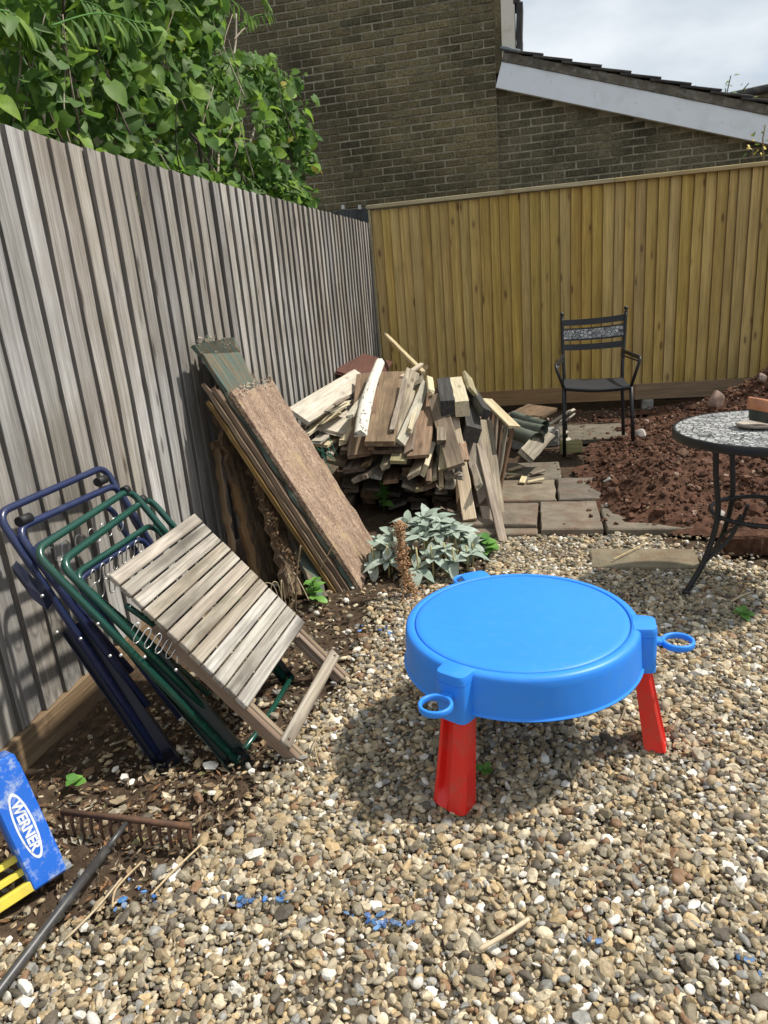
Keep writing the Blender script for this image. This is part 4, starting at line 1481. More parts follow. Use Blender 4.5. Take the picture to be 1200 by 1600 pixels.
plank('split_board', 'orange-edged broken board end under the sanded board', PN(659, 735, 4.0), PN(672, 695, 4.45), .08, .03, 'pale', n=(-.8, -.5, .3), rag=.03)
plank('pale_batten', 'long pale sawn batten standing against the front of the pile', V(-.425, 4.02, .07), PN(705, 640, 4.62), .085, .038, 'pale', n=(.05, -.85, .5), rag=.002, cat='batten')
plank('grey_plank', 'long grey plank leaning on the pile right of the pale batten', V(-.285, 4.05, .035), PN(732, 668, 4.75), .125, .022, 'grey', n=(.1, -.85, .5), rag=.008)
plank('grey_plank', 'wide grey plank behind, reaching down beside the slatted frame', V(-.30, 4.18, .05), PN(752, 655, 4.95), .16, .022, 'grey', n=(.25, -.8, .5), rag=.01)
plank('grey_lath', 'thin grey lath at the right foot of the pile', V(-.212, 3.76, .015), PN(750, 690, 4.65), .06, .018, 'grey', n=(.45, -.7, .5), rag=.02, cat='lath')
plank('brown_post', 'short brown post behind the foot of the pale batten', PN(722, 800, 4.22), PN(715, 700, 4.55), .07, .06, 'brown', n=(0, -.85, .5))
plank('brown_post', 'short dark post under the foot of the pale batten', PN(738, 838, 3.98), PN(735, 800, 4.3), .08, .06, 'dark', n=(0, -.85, .5))
# sawn posts on top
plank('sawn_post', 'dark weathered square post on top of the wood pile', PN(699, 626, 4.52), PN(692, 590, 5.25), .10, .10, 'black', n=(0, -.1, 1), rag=.003, cat='post')
plank('sawn_post', 'pale sawn square post on top of the wood pile', PN(722, 627, 4.52), PN(712, 589, 5.25), .095, .10, 'pale', n=(0, -.1, 1), rag=.003, cat='post')
plank('sawn_post', 'dark square post lying below the pair on top of the pile', PN(741, 668, 4.50), PN(735, 625, 5.1), .11, .10, 'black', n=(.35, -.15, .93), rag=.003, cat='post')
plank('sawn_post', 'slim dark post at the right of the pair on top of the pile', PN(762, 640, 4.60), PN(736, 600, 5.35), .06, .06, 'black', n=(.5, -.15, .85), rag=.006, cat='post')
plank('pale_board', 'pale board tipped up behind the posts on top of the pile', PN(741, 612, 4.95), PN(732, 585, 5.35), .10, .025, 'khaki', n=(.75, -.55, .4), rag=.01)
plank('thin_batten', 'thin pale batten lying across the top of the pile', PN(627, 588, 5.15), PN(659, 567, 5.5), .035, .02, 'pale', rag=.005, cat='batten')
plank('corner_batten', 'thin yellow batten leaning from the fence corner onto the pile', PN(662, 580, 5.35), V(-1.58, 7.45, .96), .035, .03, 'pale', n=(.2, -.6, .8), rag=.002, cat='batten')
plank('maroon_panel', 'dark red panel lying behind the pile near the fence corner', PN(560, 590, 5.75), PN(583, 556, 6.9), .40, .02, 'maroon', n=(.35, -.5, .8), rag=.02, cat='panel')
plank('loose_end', 'pale end of a small board left of the posts on the pile', PN(675, 610, 4.75), PN(672, 588, 5.1), .05, .025, 'pale', n=(.5, -.5, .7), rag=.02)
# left lower, dark ends jutting out
plank('board_end', 'brown board end jutting out below the wavy brown board', PN(552, 732, 4.10), PN(572, 690, 4.9), .15, .03, 'brown', rag=.02)
plank('board_end', 'rough grey board end with mossy side under the pile', PN(560, 745, 4.05), PN(600, 712, 4.7), .12, .03, 'grey', n=(-.3, -.5, .8), rag=.04)
plank('board_end', 'brown board end pointing at the chipboard sheet', PN(525, 722, 4.15), PN(545, 690, 4.8), .13, .025, 'brown', n=(.3, -.6, .7), rag=.03)
# further boards between and below the fanned ones
r2 = random.Random(17)
more = [
 ('grey', 586, 742, 4.12, 606, 690, .09, 'narrow grey board end under the reddish board'),
 ('brown', 610, 752, 4.16, 622, 700, .10, 'brown board end below the khaki board'),
 ('dark', 580, 765, 4.2, 590, 720, .12, 'dark brown board end low on the fence side of the pile'),
 ('grey', 640, 762, 4.15, 648, 715, .11, 'grey board end low in the middle of the pile'),
 ('brown', 668, 758, 4.12, 675, 705, .09, 'brown board end low under the sanded board'),
 ('grey', 690, 770, 4.15, 688, 700, .08, 'grey board end standing low beside the pale batten'),
 ('dark', 545, 760, 4.22, 560, 715, .12, 'dark board end near the chipboard sheet'),
 ('pale', 676, 748, 4.08, 680, 690, .045, 'narrow pale batten end under the slanting board'),
 ('khaki', 600, 728, 4.1, 618, 660, .06, 'narrow khaki batten beside the reddish board'),
 ('red', 636, 706, 4.12, 652, 622, .06, 'narrow reddish batten between khaki and sanded boards'),
 ('grey', 690, 690, 4.2, 690, 622, .06, 'narrow grey batten left of the posts on the pile'),
 ('brown', 540, 705, 4.2, 566, 640, .08, 'narrow brown board between cream board and wavy board'),
 ('pale', 534, 690, 4.25, 572, 620, .05, 'narrow pale batten under the wavy brown board'),
 ('grey', 655, 600, 5.0, 652, 575, .07, 'grey board end at the back top of the pile'),
 ('brown', 640, 592, 5.2, 660, 572, .10, 'brown board end at the back top of the pile'),
 ('grey', 700, 760, 4.1, 726, 690, .07, 'narrow grey board crossing behind the pale batten'),
 ('brown', 752, 790, 4.15, 738, 690, .08, 'brown board between the two leaning grey planks'),
 ('khaki', 690, 735, 4.06, 700, 640, .05, 'narrow khaki batten left of the pale batten'),
 ('dark', 620, 790, 4.3, 630, 750, .13, 'dark board end at the bottom front of the pile'),
 ('grey', 655, 792, 4.3, 660, 755, .12, 'grey board end at the bottom front of the pile'),
 ('brown', 690, 795, 4.28, 690, 750, .10, 'brown board end at the bottom front of the pile'),
]
more += [
 ('brown', 668, 752, 4.04, 676, 650, .035, 'thin brown batten right of the sanded board'),
 ('pale', 690, 762, 4.05, 688, 668, .03, 'thin pale lath hanging beside the narrow grey board'),
 ('grey', 720, 745, 4.05, 700, 650, .04, 'thin grey lath against the upper end of the pale batten'),
 ('brown', 728, 720, 4.1, 716, 650, .05, 'short brown lath right of the pale batten top'),
 ('grey', 748, 760, 4.08, 728, 690, .045, 'thin grey lath on the wide leaning plank'),
 ('cream', 545, 650, 4.3, 580, 600, .05, 'cream lath lying over the wide cream board'),
 ('brown', 580, 700, 4.14, 588, 600, .04, 'thin brown lath beside the cracked white piece'),
 ('grey', 612, 672, 4.2, 632, 590, .035, 'thin grey lath lying on the rotten grey board'),
 ('pale', 640, 672, 4.25, 660, 600, .03, 'thin pale lath beside the twisted board'),
 ('brown', 570, 728, 4.06, 590, 690, .06, 'short brown lath end under the wavy board'),
 ('khaki', 655, 765, 4.1, 652, 725, .06, 'short khaki stub low under the pile centre'),
 ('grey', 515, 708, 4.2, 540, 675, .05, 'short grey lath beside the green netting'),
]
for mt_, a, b, yn, c, d_, w_, lb in more:
    plank('board_end', lb, PN(a, b, yn), PN(c, d_, yn + r2.uniform(.7, .95)), w_, r2.uniform(.018, .032), mt_, n=(r2.uniform(-.35, .35), -.5, .8), rag=.045, wav=.005, roll=r2.uniform(-.15, .15))
# half-round cracked white piece
A_, B_ = PN(563, 686, 4.06), PN(594, 572, 5.2)
mb = MB()
Ln = (B_ - A_).length
rings = []
for i in range(14):
    t = i / 13
    bend = .022 * math.sin(t * 3.1)
    rings.append([V(t * Ln + (rnd.uniform(0, .02) if i in (0, 13) else 0), .040 * math.cos(a) * (1.0 + .1 * math.sin(t * 5)) + bend, .042 * math.sin(a)) for a in [math.pi * j / 9 for j in range(10)]])
mb.loft(rings, True, True)
tag(mb.build('rounded_timber', MT['white_peel'], mtx=frame(A_ + V(0, 0, .01), B_ + V(0, 0, .015), (0, -.45, .9)), auto=50), 'rounded timber with cracked white paint lying on the pile', 'timber', GP)
# base layers
r_ = random.Random(99)
ORD = ['first', 'second', 'third', 'fourth', 'fifth', 'sixth', 'seventh', 'eighth', 'ninth', 'tenth']
LAY = ['bottom', 'second', 'middle', 'fourth', 'top']
for layer in range(5):
    xx = -1.36 + r_.uniform(-.03, .03)
    z_ = .045 + layer * .085
    cnt = 0
    while xx < -.50 - .02 * layer:
        w_ = r_.uniform(.09, .16)
        yn = 4.50 + r_.uniform(-.16, .14) - .02 * layer
        mtn = r_.choice(['brown', 'grey', 'dark', 'brown', 'red', 'dark'])
        plank('stacked_board', '%s board, %s from the fence in the %s layer of the stacked pile' % ({'brown': 'brown', 'grey': 'grey', 'dark': 'dark brown', 'red': 'reddish'}[mtn], ORD[cnt], LAY[layer]), V(xx + w_ / 2, yn, z_ + r_.uniform(0, .02)), V(xx + w_ / 2 + r_.uniform(-.12, .12), yn + r_.uniform(1.0, 1.4), z_ + r_.uniform(.0, .05)), w_, r_.uniform(.025, .06), mtn, n=(r_.uniform(-.12, .12), 0, 1), rag=.04, group='boards in the lower layers of the wood pile')
        xx += w_ + r_.uniform(.01, .05)
        cnt += 1
# small splinters on the fence side
for k in range(7):
    u_, v_ = 478 + k * 8 + rnd.uniform(-4, 4), 662 - k * 5 + rnd.uniform(0, 14)
    plank('splinter', 'thin pale splinter of wood under the cream boards', PN(u_, v_, 4.3), PN(u_ + rnd.uniform(18, 34), v_ - rnd.uniform(12, 24), 4.75), rnd.uniform(.012, .03), .010, 'pale' if k % 2 else 'grey', rag=.02, group='splinters under the cream boards', cat='splinter', n=(rnd.uniform(-.5, .5), -.4, .8))
# green net scrap
mb = MB()
for k in range(16):
    c0 = PN(505, 712, 4.1) + V(rnd.gauss(0, .02), rnd.gauss(0, .02), rnd.gauss(0, .03))
    mb.tube(spline([c0, c0 + V(rnd.gauss(0, .03), rnd.gauss(0, .02), rnd.gauss(0, .03)), c0 + V(rnd.gauss(0, .04), rnd.gauss(0, .02), -.05 + rnd.gauss(0, .02))], 4), .002, 4)
tag(mb.build('green_netting', MT['netting']), 'scrap of green netting caught behind the chipboard sheet', 'netting')

# ================================================================== SLATTED FRAME beside the pile
fr = thing('slatted_frame', 'small wooden slatted frame standing on edge beside the wood pile', 'frame', (-.27, 4.85, 0))
b0, b1 = at(783, 765, z=.055), V(-.37, 5.22, .055)
t0, t1 = at(803, 665, y=4.72), at(762, 624, y=5.18)
nn_ = (b1 - b0).cross(t0 - b0).normalized()
if nn_.x < 0:
    nn_ = -nn_
for k in range(6):
    t = k / 5
    A_ = b0.lerp(b1, t); B_ = t0.lerp(t1, t) - V(0, 0, .012)
    mb = plank_mesh((B_ - A_).length, .05, .018, 300 + k, ns=5)
    mb.build('slat', W['grey'] if k % 2 else W['brown'], fr, mtx=frame(A_, B_, (nn_ + V(.4, -.5, 0)).normalized()))
mb = plank_mesh((t1 - t0).length + .04, .085, .020, 310, ns=5)
mb.build('top_board', W['pale'], fr, mtx=frame(t0 + (t0 - t1).normalized() * .02 + V(0, 0, .006), t1, (.25, -.1, .95)))
mb = plank_mesh((b1 - b0).length + .04, .07, .022, 311, ns=5)
mb.build('bottom_board', W['pale'], fr, mtx=frame(b0 + (b0 - b1).normalized() * .02 + V(0, 0, -.004), b1, (.25, -.1, .95)))

# ================================================================== DEBRIS behind the frame
for k, (u0_, v0_, u1_, v1_, yn, yf, r1, lb) in enumerate([
        (840, 688, 795, 672, 5.15, 5.6, .055, 'lowest and widest of the grey-green pipes beside the slatted frame'),
        (850, 672, 800, 660, 5.25, 5.7, .036, 'middle of the grey-green pipes beside the slatted frame'),
        (852, 664, 802, 648, 5.35, 5.8, .032, 'topmost of the grey-green pipes beside the slatted frame')]):
    A_, B_ = PN(u0_, v0_, yn), PN(u1_, v1_, yf)
    mb = MB()
    n_ = 16
    outer = [(A_, 1), (B_, 1)]
    mb.tube([A_, A_.lerp(B_, .5) + V(0, 0, -.004), B_], r1, n_, caps=False)
    mb.tube([B_, A_.lerp(B_, .5) + V(0, 0, -.004), A_], r1 * .86, n_, caps=False)
    tag(mb.build('plastic_pipe', MT['pipe']), lb, 'pipe', 'pipes beside the slatted frame')
plank('debris_board', 'brown board on a block against the foot of the new fence', PN(812, 652, 5.9), PN(848, 634, 6.4), .28, .03, 'brown', n=(0, -.3, .95), group='scrap beside the slatted frame')
mb = MB(); mb.box((-.20, -.07, 0), (.20, .07, .15), .012)
p = PN(834, 662, 6.0)
tag(mb.build('concrete_block', MT['concrete'], mtx=Matrix.Translation(V(p.x, 6.12, 0)) @ Matrix.Rotation(.25, 4, 'Z')), 'rough concrete block under the brown board by the new fence', 'block')
plank('debris_board', 'rotten grey board stub lying in front of the pipes', PN(822, 712, 4.95), PN(858, 672, 5.35), .13, .035, 'grey', n=(.3, -.7, .6), rag=.05, group='scrap beside the slatted frame')
for k, (a, b, c_, d__) in enumerate([(858, 662, 892, 640), (862, 672, 898, 645), (858, 684, 880, 652), (866, 690, 888, 672), (872, 694, 892, 684), (850, 668, 876, 650), (868, 655, 899, 638)]):
    plank('white_splinter', 'white painted splinter of wood behind the chair leg', PN(a, b, 5.75), PN(c_, d__, 6.05), rnd.uniform(.02, .055), .012, 'cream', n=(rnd.uniform(-.5, .5), -.5, .7), rag=.03, group='white splinters behind the chair leg', cat='splinter')
for k in range(9):
    u_, v_ = 778 + (k * 37) % 70, 738 + (k * 17) % 22 - k
    p = at(u_, v_, z=.07)
    a = rnd.uniform(0, 3)
    plank('wood_scrap', 'small wood scrap on the paving beside the slatted frame', p, p + V(.13 * math.cos(a), .13 * math.sin(a), .012), rnd.uniform(.02, .05), .014, rnd.choice(['grey', 'brown', 'pale']), n=(0, 0, 1), rag=.02, group='wood scraps on the paving', cat='scrap')

# ================================================================== BLACK CHAIR
CH = V(.42, 5.7, 0)
ch = thing('garden_chair', 'black metal garden armchair with a mosaic panel in its back', 'chair', CH)
fl = V(.172, 5.60, .035); frr = V(.680, 5.55, .085)
brf = V(.655, 6.02, .10); blf = V(.20, 6.06, .08)
sfl = at(881, 606, y=5.60); sfr = at(986, 604, y=5.57)
sbl = V(.185, 6.03, sfl.z + .005); sbr = V(.635, 6.00, sfr.z + .01)
tl = at(878, 497, y=6.12); tr_ = at(978, 487, y=6.10)
def leg(a, b, r1=.014, nm='leg'):
    m_ = MB(); m_.tube([a, a.lerp(b, .5), b], r1, 8)
    return m_.build(nm, MT['black_metal'], ch)
leg(fl, sfl); leg(frr, sfr)
for f_, s_, t_ in ((blf, sbl, tl), (brf, sbr, tr_)):
    m_ = MB(); m_.tube(spline([f_, s_, s_.lerp(t_, .5) + V(0, .012, 0), t_], 5), .0135, 8)
    po = m_.build('back_post', MT['black_metal'], ch)
    m_ = MB(); m_.lathe([(.0, .030), (.010, .027), (.0165, .015), (.0165, .008), (.008, -.004), (.014, -.010), (.014, -.018)], 14)
    m_.build('finial', MT['black_metal'], ch, mtx=Matrix.Translation(t_ + V(0, 0, .016)))
def slat_back(f0, f1, nm, mat, th=.012):
    def P_(s, u_):
        a = sbl.lerp(tl, u_); b = sbr.lerp(tr_, u_)
        return a.lerp(b, s) + V(0, .03 * 4 * s * (1 - s), -.010 * 4 * s * (1 - s))
    rings = []
    for i in range(13):
        s = i / 12
        a, b = P_(s, f0), P_(s, f1)
        rings.append([a, b, b + V(0, th, 0), a + V(0, th, 0)])
    m_ = MB(); m_.loft(rings)
    return m_.build(nm, mat, ch, auto=40)
slat_back(.87, .965, 'back_slat', MT['black_metal'])
slat_back(.47, .565, 'back_slat', MT['black_metal'])
slat_back(.655, .80, 'mosaic_panel', MT['mosaic'])
slat_back(.625, .652, 'panel_frame', MT['black_metal'], .014)
slat_back(.803, .825, 'panel_frame', MT['black_metal'], .014)
# seat
rings = []
for i in range(11):
    s = i / 10
    f_ = sfl.lerp(sfr, s) + V(0, -.02 * 4 * s * (1 - s), -.014 * 4 * s * (1 - s) + .004)
    b_ = sbl.lerp(sbr, s) + V(0, 0, -.006 * 4 * s * (1 - s))
    rings.append([f_, f_.lerp(b_, .5) + V(0, 0, -.004), b_, b_ + V(0, 0, -.022), f_ + V(0, .004, -.026)])
m_ = MB(); m_.loft([r__[::-1] for r__ in rings]); m_.build('seat', MT['seat_dark'], ch, auto=40)
m_ = MB(); m_.tube(spline([sfl + V(0, -.006, -.004), sfl.lerp(sfr, .5) + V(0, -.028, -.018), sfr + V(0, -.006, -.004)], 8), .012, 8)
m_.build('seat_rail', MT['black_metal'], ch)
for s_f, s_b, pxa, ya in ((sfl, sbl.lerp(tl, .38), (868, 573), 5.62), (sfr, sbr.lerp(tr_, .40), (1001, 559), 5.60)):
    fr_ = at(*pxa, y=ya)
    m_ = MB(); m_.tube(fillet([s_f, fr_, s_b], .04, 6), .0115, 8, sx=1.35)
    m_.build('arm', MT['black_metal'], ch)
    m_ = MB(); m_.tube([fr_.lerp(s_f, .12), s_b - V(0, 0, .035)], .0065, 6)
    m_.build('arm_brace', MT['black_metal'], ch)
m_ = MB(); m_.box((-.085, -.04, 0), (.085, .04, .085), .004)
tag(m_.build('timber_block', W['olive'], mtx=Matrix.Translation(V(.225, 5.70, .05)) @ Matrix.Rotation(.06, 4, 'Z')), 'green treated timber block behind the front foot of the black chair', 'block')

# ================================================================== BISTRO TABLE
BC = V(.945, 3.245, 0)
RB, ZBT = .385, .735
bt = thing('bistro_table', 'round black metal bistro table with a grey mosaic top', 'table', BC)
m_ = MB(); m_.lathe([(.001, ZBT), (.30, ZBT), (RB - .014, ZBT - .0005)], 64); m_.build('mosaic_top', MT['mosaic'], bt, loc=BC)
m_ = MB(); m_.lathe([(RB - .014, ZBT - .001), (RB - .004, ZBT + .001), (RB, ZBT - .004), (RB, ZBT - .034), (RB - .004, ZBT - .038), (RB - .016, ZBT - .036), (RB - .018, ZBT - .012), (.001, ZBT - .012)], 64)
m_.build('rim', MT['black_metal'], bt, loc=BC)
feet = [at(1084, 936, z=.035), at(1137, 873, z=.03), V(1.27, 3.33, .02), V(1.05, 2.95, .02)]
feet = [V(BC.x + .345 * math.cos(R(a)), BC.y + .345 * math.sin(R(a)), .025) for a in (201, 111, 21, -69)]
for k, a in enumerate((201, 111, 21, -69)):
    f_ = feet[k]
    dir_ = V(math.cos(R(a)), math.sin(R(a)), 0)
    pts = spline([BC + dir_ * .245 + V(0, 0, ZBT - .03), BC + dir_ * .235 + V(0, 0, .55), BC + dir_ * .215 + V(0, 0, .36), BC + dir_ * .262 + V(0, 0, .17), BC + dir_ * .345 + V(0, 0, .022)], 7)
    m_ = MB(); m_.tube(pts, .0125, 8); m_.build('leg', MT['black_metal'], bt)
    m_ = MB(); m_.lathe([(.0, .012), (.016, .010), (.019, .0), (.017, -.008), (.0, -.009)], 12)
    m_.build('foot', MT['rubber'], bt, mtx=Matrix.Translation(pts[-1]))
    m_ = MB(); m_.tube(spline([BC + dir_ * .26 + V(0, 0, .16), BC + dir_ * .15 + V(0, 0, .25), BC + dir_ * .10 + V(0, 0, .355)], 6), .009, 8)
    m_.build('brace', MT['black_metal'], bt)
m_ = MB(); m_.tube([BC + V(.21 * math.cos(t / 32 * 2 * math.pi), .21 * math.sin(t / 32 * 2 * math.pi), .36) for t in range(32)], .010, 8, closed=True)
m_.build('ring_stretcher', MT['black_metal'], bt)
# broken pot on the table
pp = at(1166, 664, z=ZBT + .012)
bp = thing('broken_pot', 'broken terracotta pot with dark glaze tipped on the mosaic table', 'pot', (pp.x + .04, pp.y, ZBT))
PM = Matrix.Translation(V(pp.x + .045, pp.y + .0, ZBT + .012)) @ Matrix.Rotation(R(-8), 4, 'X') @ Matrix.Rotation(R(14), 4, 'Y') @ Matrix.Scale(.95, 4)
m_ = MB(); m_.lathe([(.040, .012), (.046, .03), (.053, .055), (.055, .060)], 28); m_.build('body', MT['pot_dark'], bp, mtx=PM)
m_ = MB(); m_.lathe([(.055, .059), (.064, .064), (.070, .105), (.066, .113), (.058, .110), (.052, .085), (.042, .02), (.001, .015)], 28); m_.build('rim', MT['terracotta'], bp, mtx=PM)
m_ = MB(); m_.tube(spline([V(.05, -.04, .10), V(.085, -.035, .095), (V(.088, -.03, .06)), V(.062, -.035, .04), V(.052, -.045, .06)], 5), .010, 8); m_.build('scroll', MT['terracotta'], bp, mtx=PM)
m_ = MB(); m_.lathe([(.001, .004), (.07, .004), (.085, .012), (.088, .016), (.084, .010), (.07, .0), (.001, .0)], 28)
m_.build('saucer', MT['stone'], bp, mtx=Matrix.Translation(V(pp.x + .045, pp.y, ZBT + .003)) @ Matrix.Rotation(R(-4), 4, 'X'))
m_ = MB()
v_, f_, nb2 = stones(np.array([[pp.x + .135, pp.y - .03, ZBT + .022]]), np.array([[.055, .04, .024]]), 2, 6)
o = link('stone_shard', mesh_np('stone_shard', v_, f_, MT['stone'])); tag(o, 'pale stone shard beside the broken pot on the table', 'stone')

# ================================================================== STONES ON THE SOIL
def rock(name, label, p, rad, mat, cat='stone', sub=3, group=None):
    v_, f_, nb2 = stones(np.array([[0, 0, 0.]]), np.array([rad]), sub, 9, .6, (.45, .85))
    me_ = mesh_np(name, v_, f_, mat)
    me_.set_sharp_from_angle(angle=R(28))
    return tag(link(name, me_, loc=p), label, cat, group)
rock('stone', 'large pale pink stone leaning on the soil mound behind the table', at(1116, 628, y=6.0), (.085, .07, .10), MT['stone_red'])
rock('stone', 'white rounded stone lying on the red soil by the chair leg', at(1003, 678, y=5.75) + V(0, 0, .0), (.055, .04, .04), MT['stone'])
rock('stone', 'small grey square stone on the red soil left of the bistro table', at(950, 751, z=.11), (.04, .03, .025), MT['concrete'])
rock('stone', 'grey stone at the edge of the soil under the bistro table', at(1122, 806, z=.06), (.06, .05, .035), MT['concrete'])
rock('stone', 'small pale stone beside the paving in the soil', at(948, 789, z=.06), (.02, .016, .012), MT['stone'])
rock('stone', 'pink stone lump high on the right of the soil mound', at(1190, 590, y=6.3), (.06, .05, .04), MT['stone_red'])
for k in range(4):  # blocky clods of soil, boxes with jittered corners
    p = at(1150 + k * 22, 850 - k * 1, z=.06)
    m_ = MB(); m_.box((-.055, -.05, -.055), (.055, .05, .055), .012)
    m_.v = [(a + rnd.uniform(-.005, .005), b + rnd.uniform(-.005, .005), c + rnd.uniform(-.005, .005)) for a, b, c in m_.v]
    tag(m_.build('soil_clod', MT['mound'], mtx=Matrix.Translation(p) @ Matrix.Rotation(rnd.uniform(-.1, .1), 4, 'Z')), 'blocky soil clod under the bistro table, %s from the left' % ORD[k], 'brick', 'blocky soil clods under the bistro table')

# ================================================================== LADDER
P0 = at(106, 1360, z=.055); P1 = at(22, 1176, z=.375); P2 = at(70, 1393, z=.038)
lc = (P1 - P0); LCW = lc.length; lc.normalize()
la = (P2 - P0); la = (la - lc * la.dot(lc)).normalized()
ln_ = lc.cross(la)
if ln_.dot(CAM - P0) < 0:
    ln_ = -ln_
LMX = Matrix.Identity(4)
for i in range(3):
    LMX[i][0], LMX[i][1], LMX[i][2], LMX[i][3] = la[i], lc[i], ln_[i], P0[i]
CW = (P2 - P0).length
ld = thing('stepladder', 'yellow stepladder with a scuffed blue top cap lying by the rake', 'ladder', (P0.x, P0.y, 0))
CWD = max(CW, .088)
m_ = MB()
m_.box((0, 0, -.11), (CWD, LCW, .0), .006)
cap = m_.build('top_cap', MT['ladder_blue'], ld, mtx=LMX)
m_ = MB(); m_.box((-.004, .03, -.09), (.0005, LCW - .03, -.02), .001); m_.build('cap_rim', MT['ladder_blue'], ld, mtx=LMX)
m_ = MB(); m_.box((-.016, -.006, -.07), (.020, .012, -.016), .006); m_.build('bumper', MT['aluminium'], ld, mtx=LMX)
# oval decal
oc = V(CWD * .50, LCW * .47, .0)
def oval(a, b, z, n=48):
    return [V(oc.x + b * math.cos(2 * math.pi * i / n), oc.y + a * math.sin(2 * math.pi * i / n), z) for i in range(n)]
for (a, b, z, mt_, nm) in ((.092, .0225, .0008, 'ladder_white', 'decal_border'), (.083, .0175, .0014, 'ladder_blue', 'decal_field')):
    o_ = oval(a, b, z)
    m_ = MB(); m_.add(o_, [tuple(range(48))])
    ob = m_.build(nm, MT[mt_], cap, mtx=LMX)
    if ob.data.polygons[0].normal.z < 0:
        ob.data.flip_normals()
# lettering runs down the cap
fc = bpy.data.curves.new('lettering', 'FONT')
fc.body = 'WERNER'
fc.size = .033
fc.align_x = 'CENTER'; fc.align_y = 'CENTER'
fc.extrude = .0004
fc.offset = .0013
fc.space_character = 1.02
fc.materials.append(MT['ladder_white'])
# text X runs down the cap (-lc), text Y towards -la (away from the rails)
TXM = Matrix.Identity(4)
xx_ = -lc
yy_ = ln_.cross(xx_)
for i in range(3):
    TXM[i][0], TXM[i][1], TXM[i][2] = xx_[i], yy_[i], ln_[i]
c_ = LMX @ V(oc.x, oc.y, .0022)
for i in range(3):
    TXM[i][3] = c_[i]
tmp = bpy.data.objects.new('tmp', fc)
COL.objects.link(tmp)
lme = bpy.data.meshes.new_from_object(tmp)
bpy.data.objects.remove(tmp)
lme.name = 'lettering'
link('lettering', lme, cap, mtx=TXM)
# rails run away from the cap
rail_dir = la
for y0_, y1_, z0_, z1_ in ((.002, .030, -.020, -.003), (.046, .062, -.040, -.022), (.078, .094, -.062, -.044)):
    m_ = MB(); m_.box((CWD - .01, y0_, z0_), (CWD + 1.3, y1_, z1_), .002)
    m_.build('rail', MT['ladder_yellow'], ld, mtx=LMX)
m_ = MB(); m_.box((CWD - .01, .0035, -.10), (CWD + 1.3, .0065, -.0205), .001); m_.build('rail_web', MT['ladder_yellow'], ld, mtx=LMX)
for zc in (-.012, -.06, -.095):
    m_ = MB(); m_.box((CWD - .01, LCW - .03, zc - .008), (CWD + 1.3, LCW - .006, zc + .008), .002)
    m_.build('rail', MT['ladder_yellow'], ld, mtx=LMX)
for k in range(4):
    m_ = MB(); m_.box((CWD + .28 + k * .3, .024, -.085), (CWD + .30 + k * .3, LCW - .03, -.02), .002)
    m_.build('step', MT['aluminium'], ld, mtx=LMX)

# ================================================================== RAKE
rk = thing('garden_rake', 'rusty iron garden rake with a dark handle lying on the soil', 'rake', (-1.17, 1.43, 0))
ra, rb = at(96, 1268, z=.088), at(298, 1292, z=.082)
m_ = MB()
ax_ = (rb - ra).normalized()
m_.tube([ra, ra.lerp(rb, .5) + V(0, 0, .002), rb], .0095, 4, upv=V(0, .7, .7))
m_.build('head_bar', MT['rust'], rk)
for k in range(14):
    t = (k + .12) / 13.25
    p = ra.lerp(rb, t)
    m_ = MB(); m_.tube(spline([p, p + V(.002, -.012, -.035), p + V(.0, -.008, -.074)], 4), [.0062] * 4 + [.0055] * 4 + [.003], 4)
    m_.build('tine', MT['rust'], rk)
h0 = ra.lerp(rb, .5) + V(.0, -.012, -.004)
h1 = at(-40, 1598, z=.045)
h0 = at(196, 1288, z=.078)
m_ = MB(); m_.tube([h0 + (h0 - h1).normalized() * .012, h0.lerp(h1, .18)], .0085, 10); m_.build('socket', MT['handle'], rk)
m_ = MB(); m_.tube([h0.lerp(h1, .16), h0.lerp(h1, .5), h1, h1 + (h1 - h0).normalized() * .6], .0125, 12); m_.build('handle', MT['handle'], rk)

# ================================================================== PLANTS
def leaf_mesh(name, mat, ln=.1, wd=.04, fold=.25, curl=.3, heart=False, n=5, seed=0, thick=0):
    """leaf along +X, face +Z, folded on the midrib and curled down"""
    r = random.Random(seed)
    vs = []; fs = []
    for i in range(n + 1):
        t = i / n
        if heart:
            w = wd * (math.sin(math.pi * min(1, t * .82 + .18)) ** .75) * (1.12 - .35 * t)
            if i == n:
                w = 0
        else:
            w = wd * math.sin(math.pi * (t * .90 + .06)) ** .8
            if i == n:
                w *= .15
        x_ = ln * (t - (.10 if (heart and i == 0) else 0))
        z_ = -curl * ln * t * t
        e = r.uniform(-.06, .06) * w
        vs += [(x_ + (0.10 * ln if (heart and i == 0) else 0), 0, z_), (x_, w + e, z_ + w * fold), (x_, -w + e, z_ + w * fold)]
    for i in range(n):
        a, b = i * 3, (i + 1) * 3
        fs += [(a, b, b + 1, a + 1), (a, a + 2, b + 2, b)]
    me_ = bpy.data.meshes.new(name)
    me_.from_pydata(vs, [], fs)
    me_.polygons.foreach_set('use_smooth', [True] * len(fs))
    me_.materials.append(mat)
    return me_

def orient(p, d, n, s=1.0):
    m = frame(p, V(p) + V(d), n)
    return m @ Matrix.Scale(s, 4)

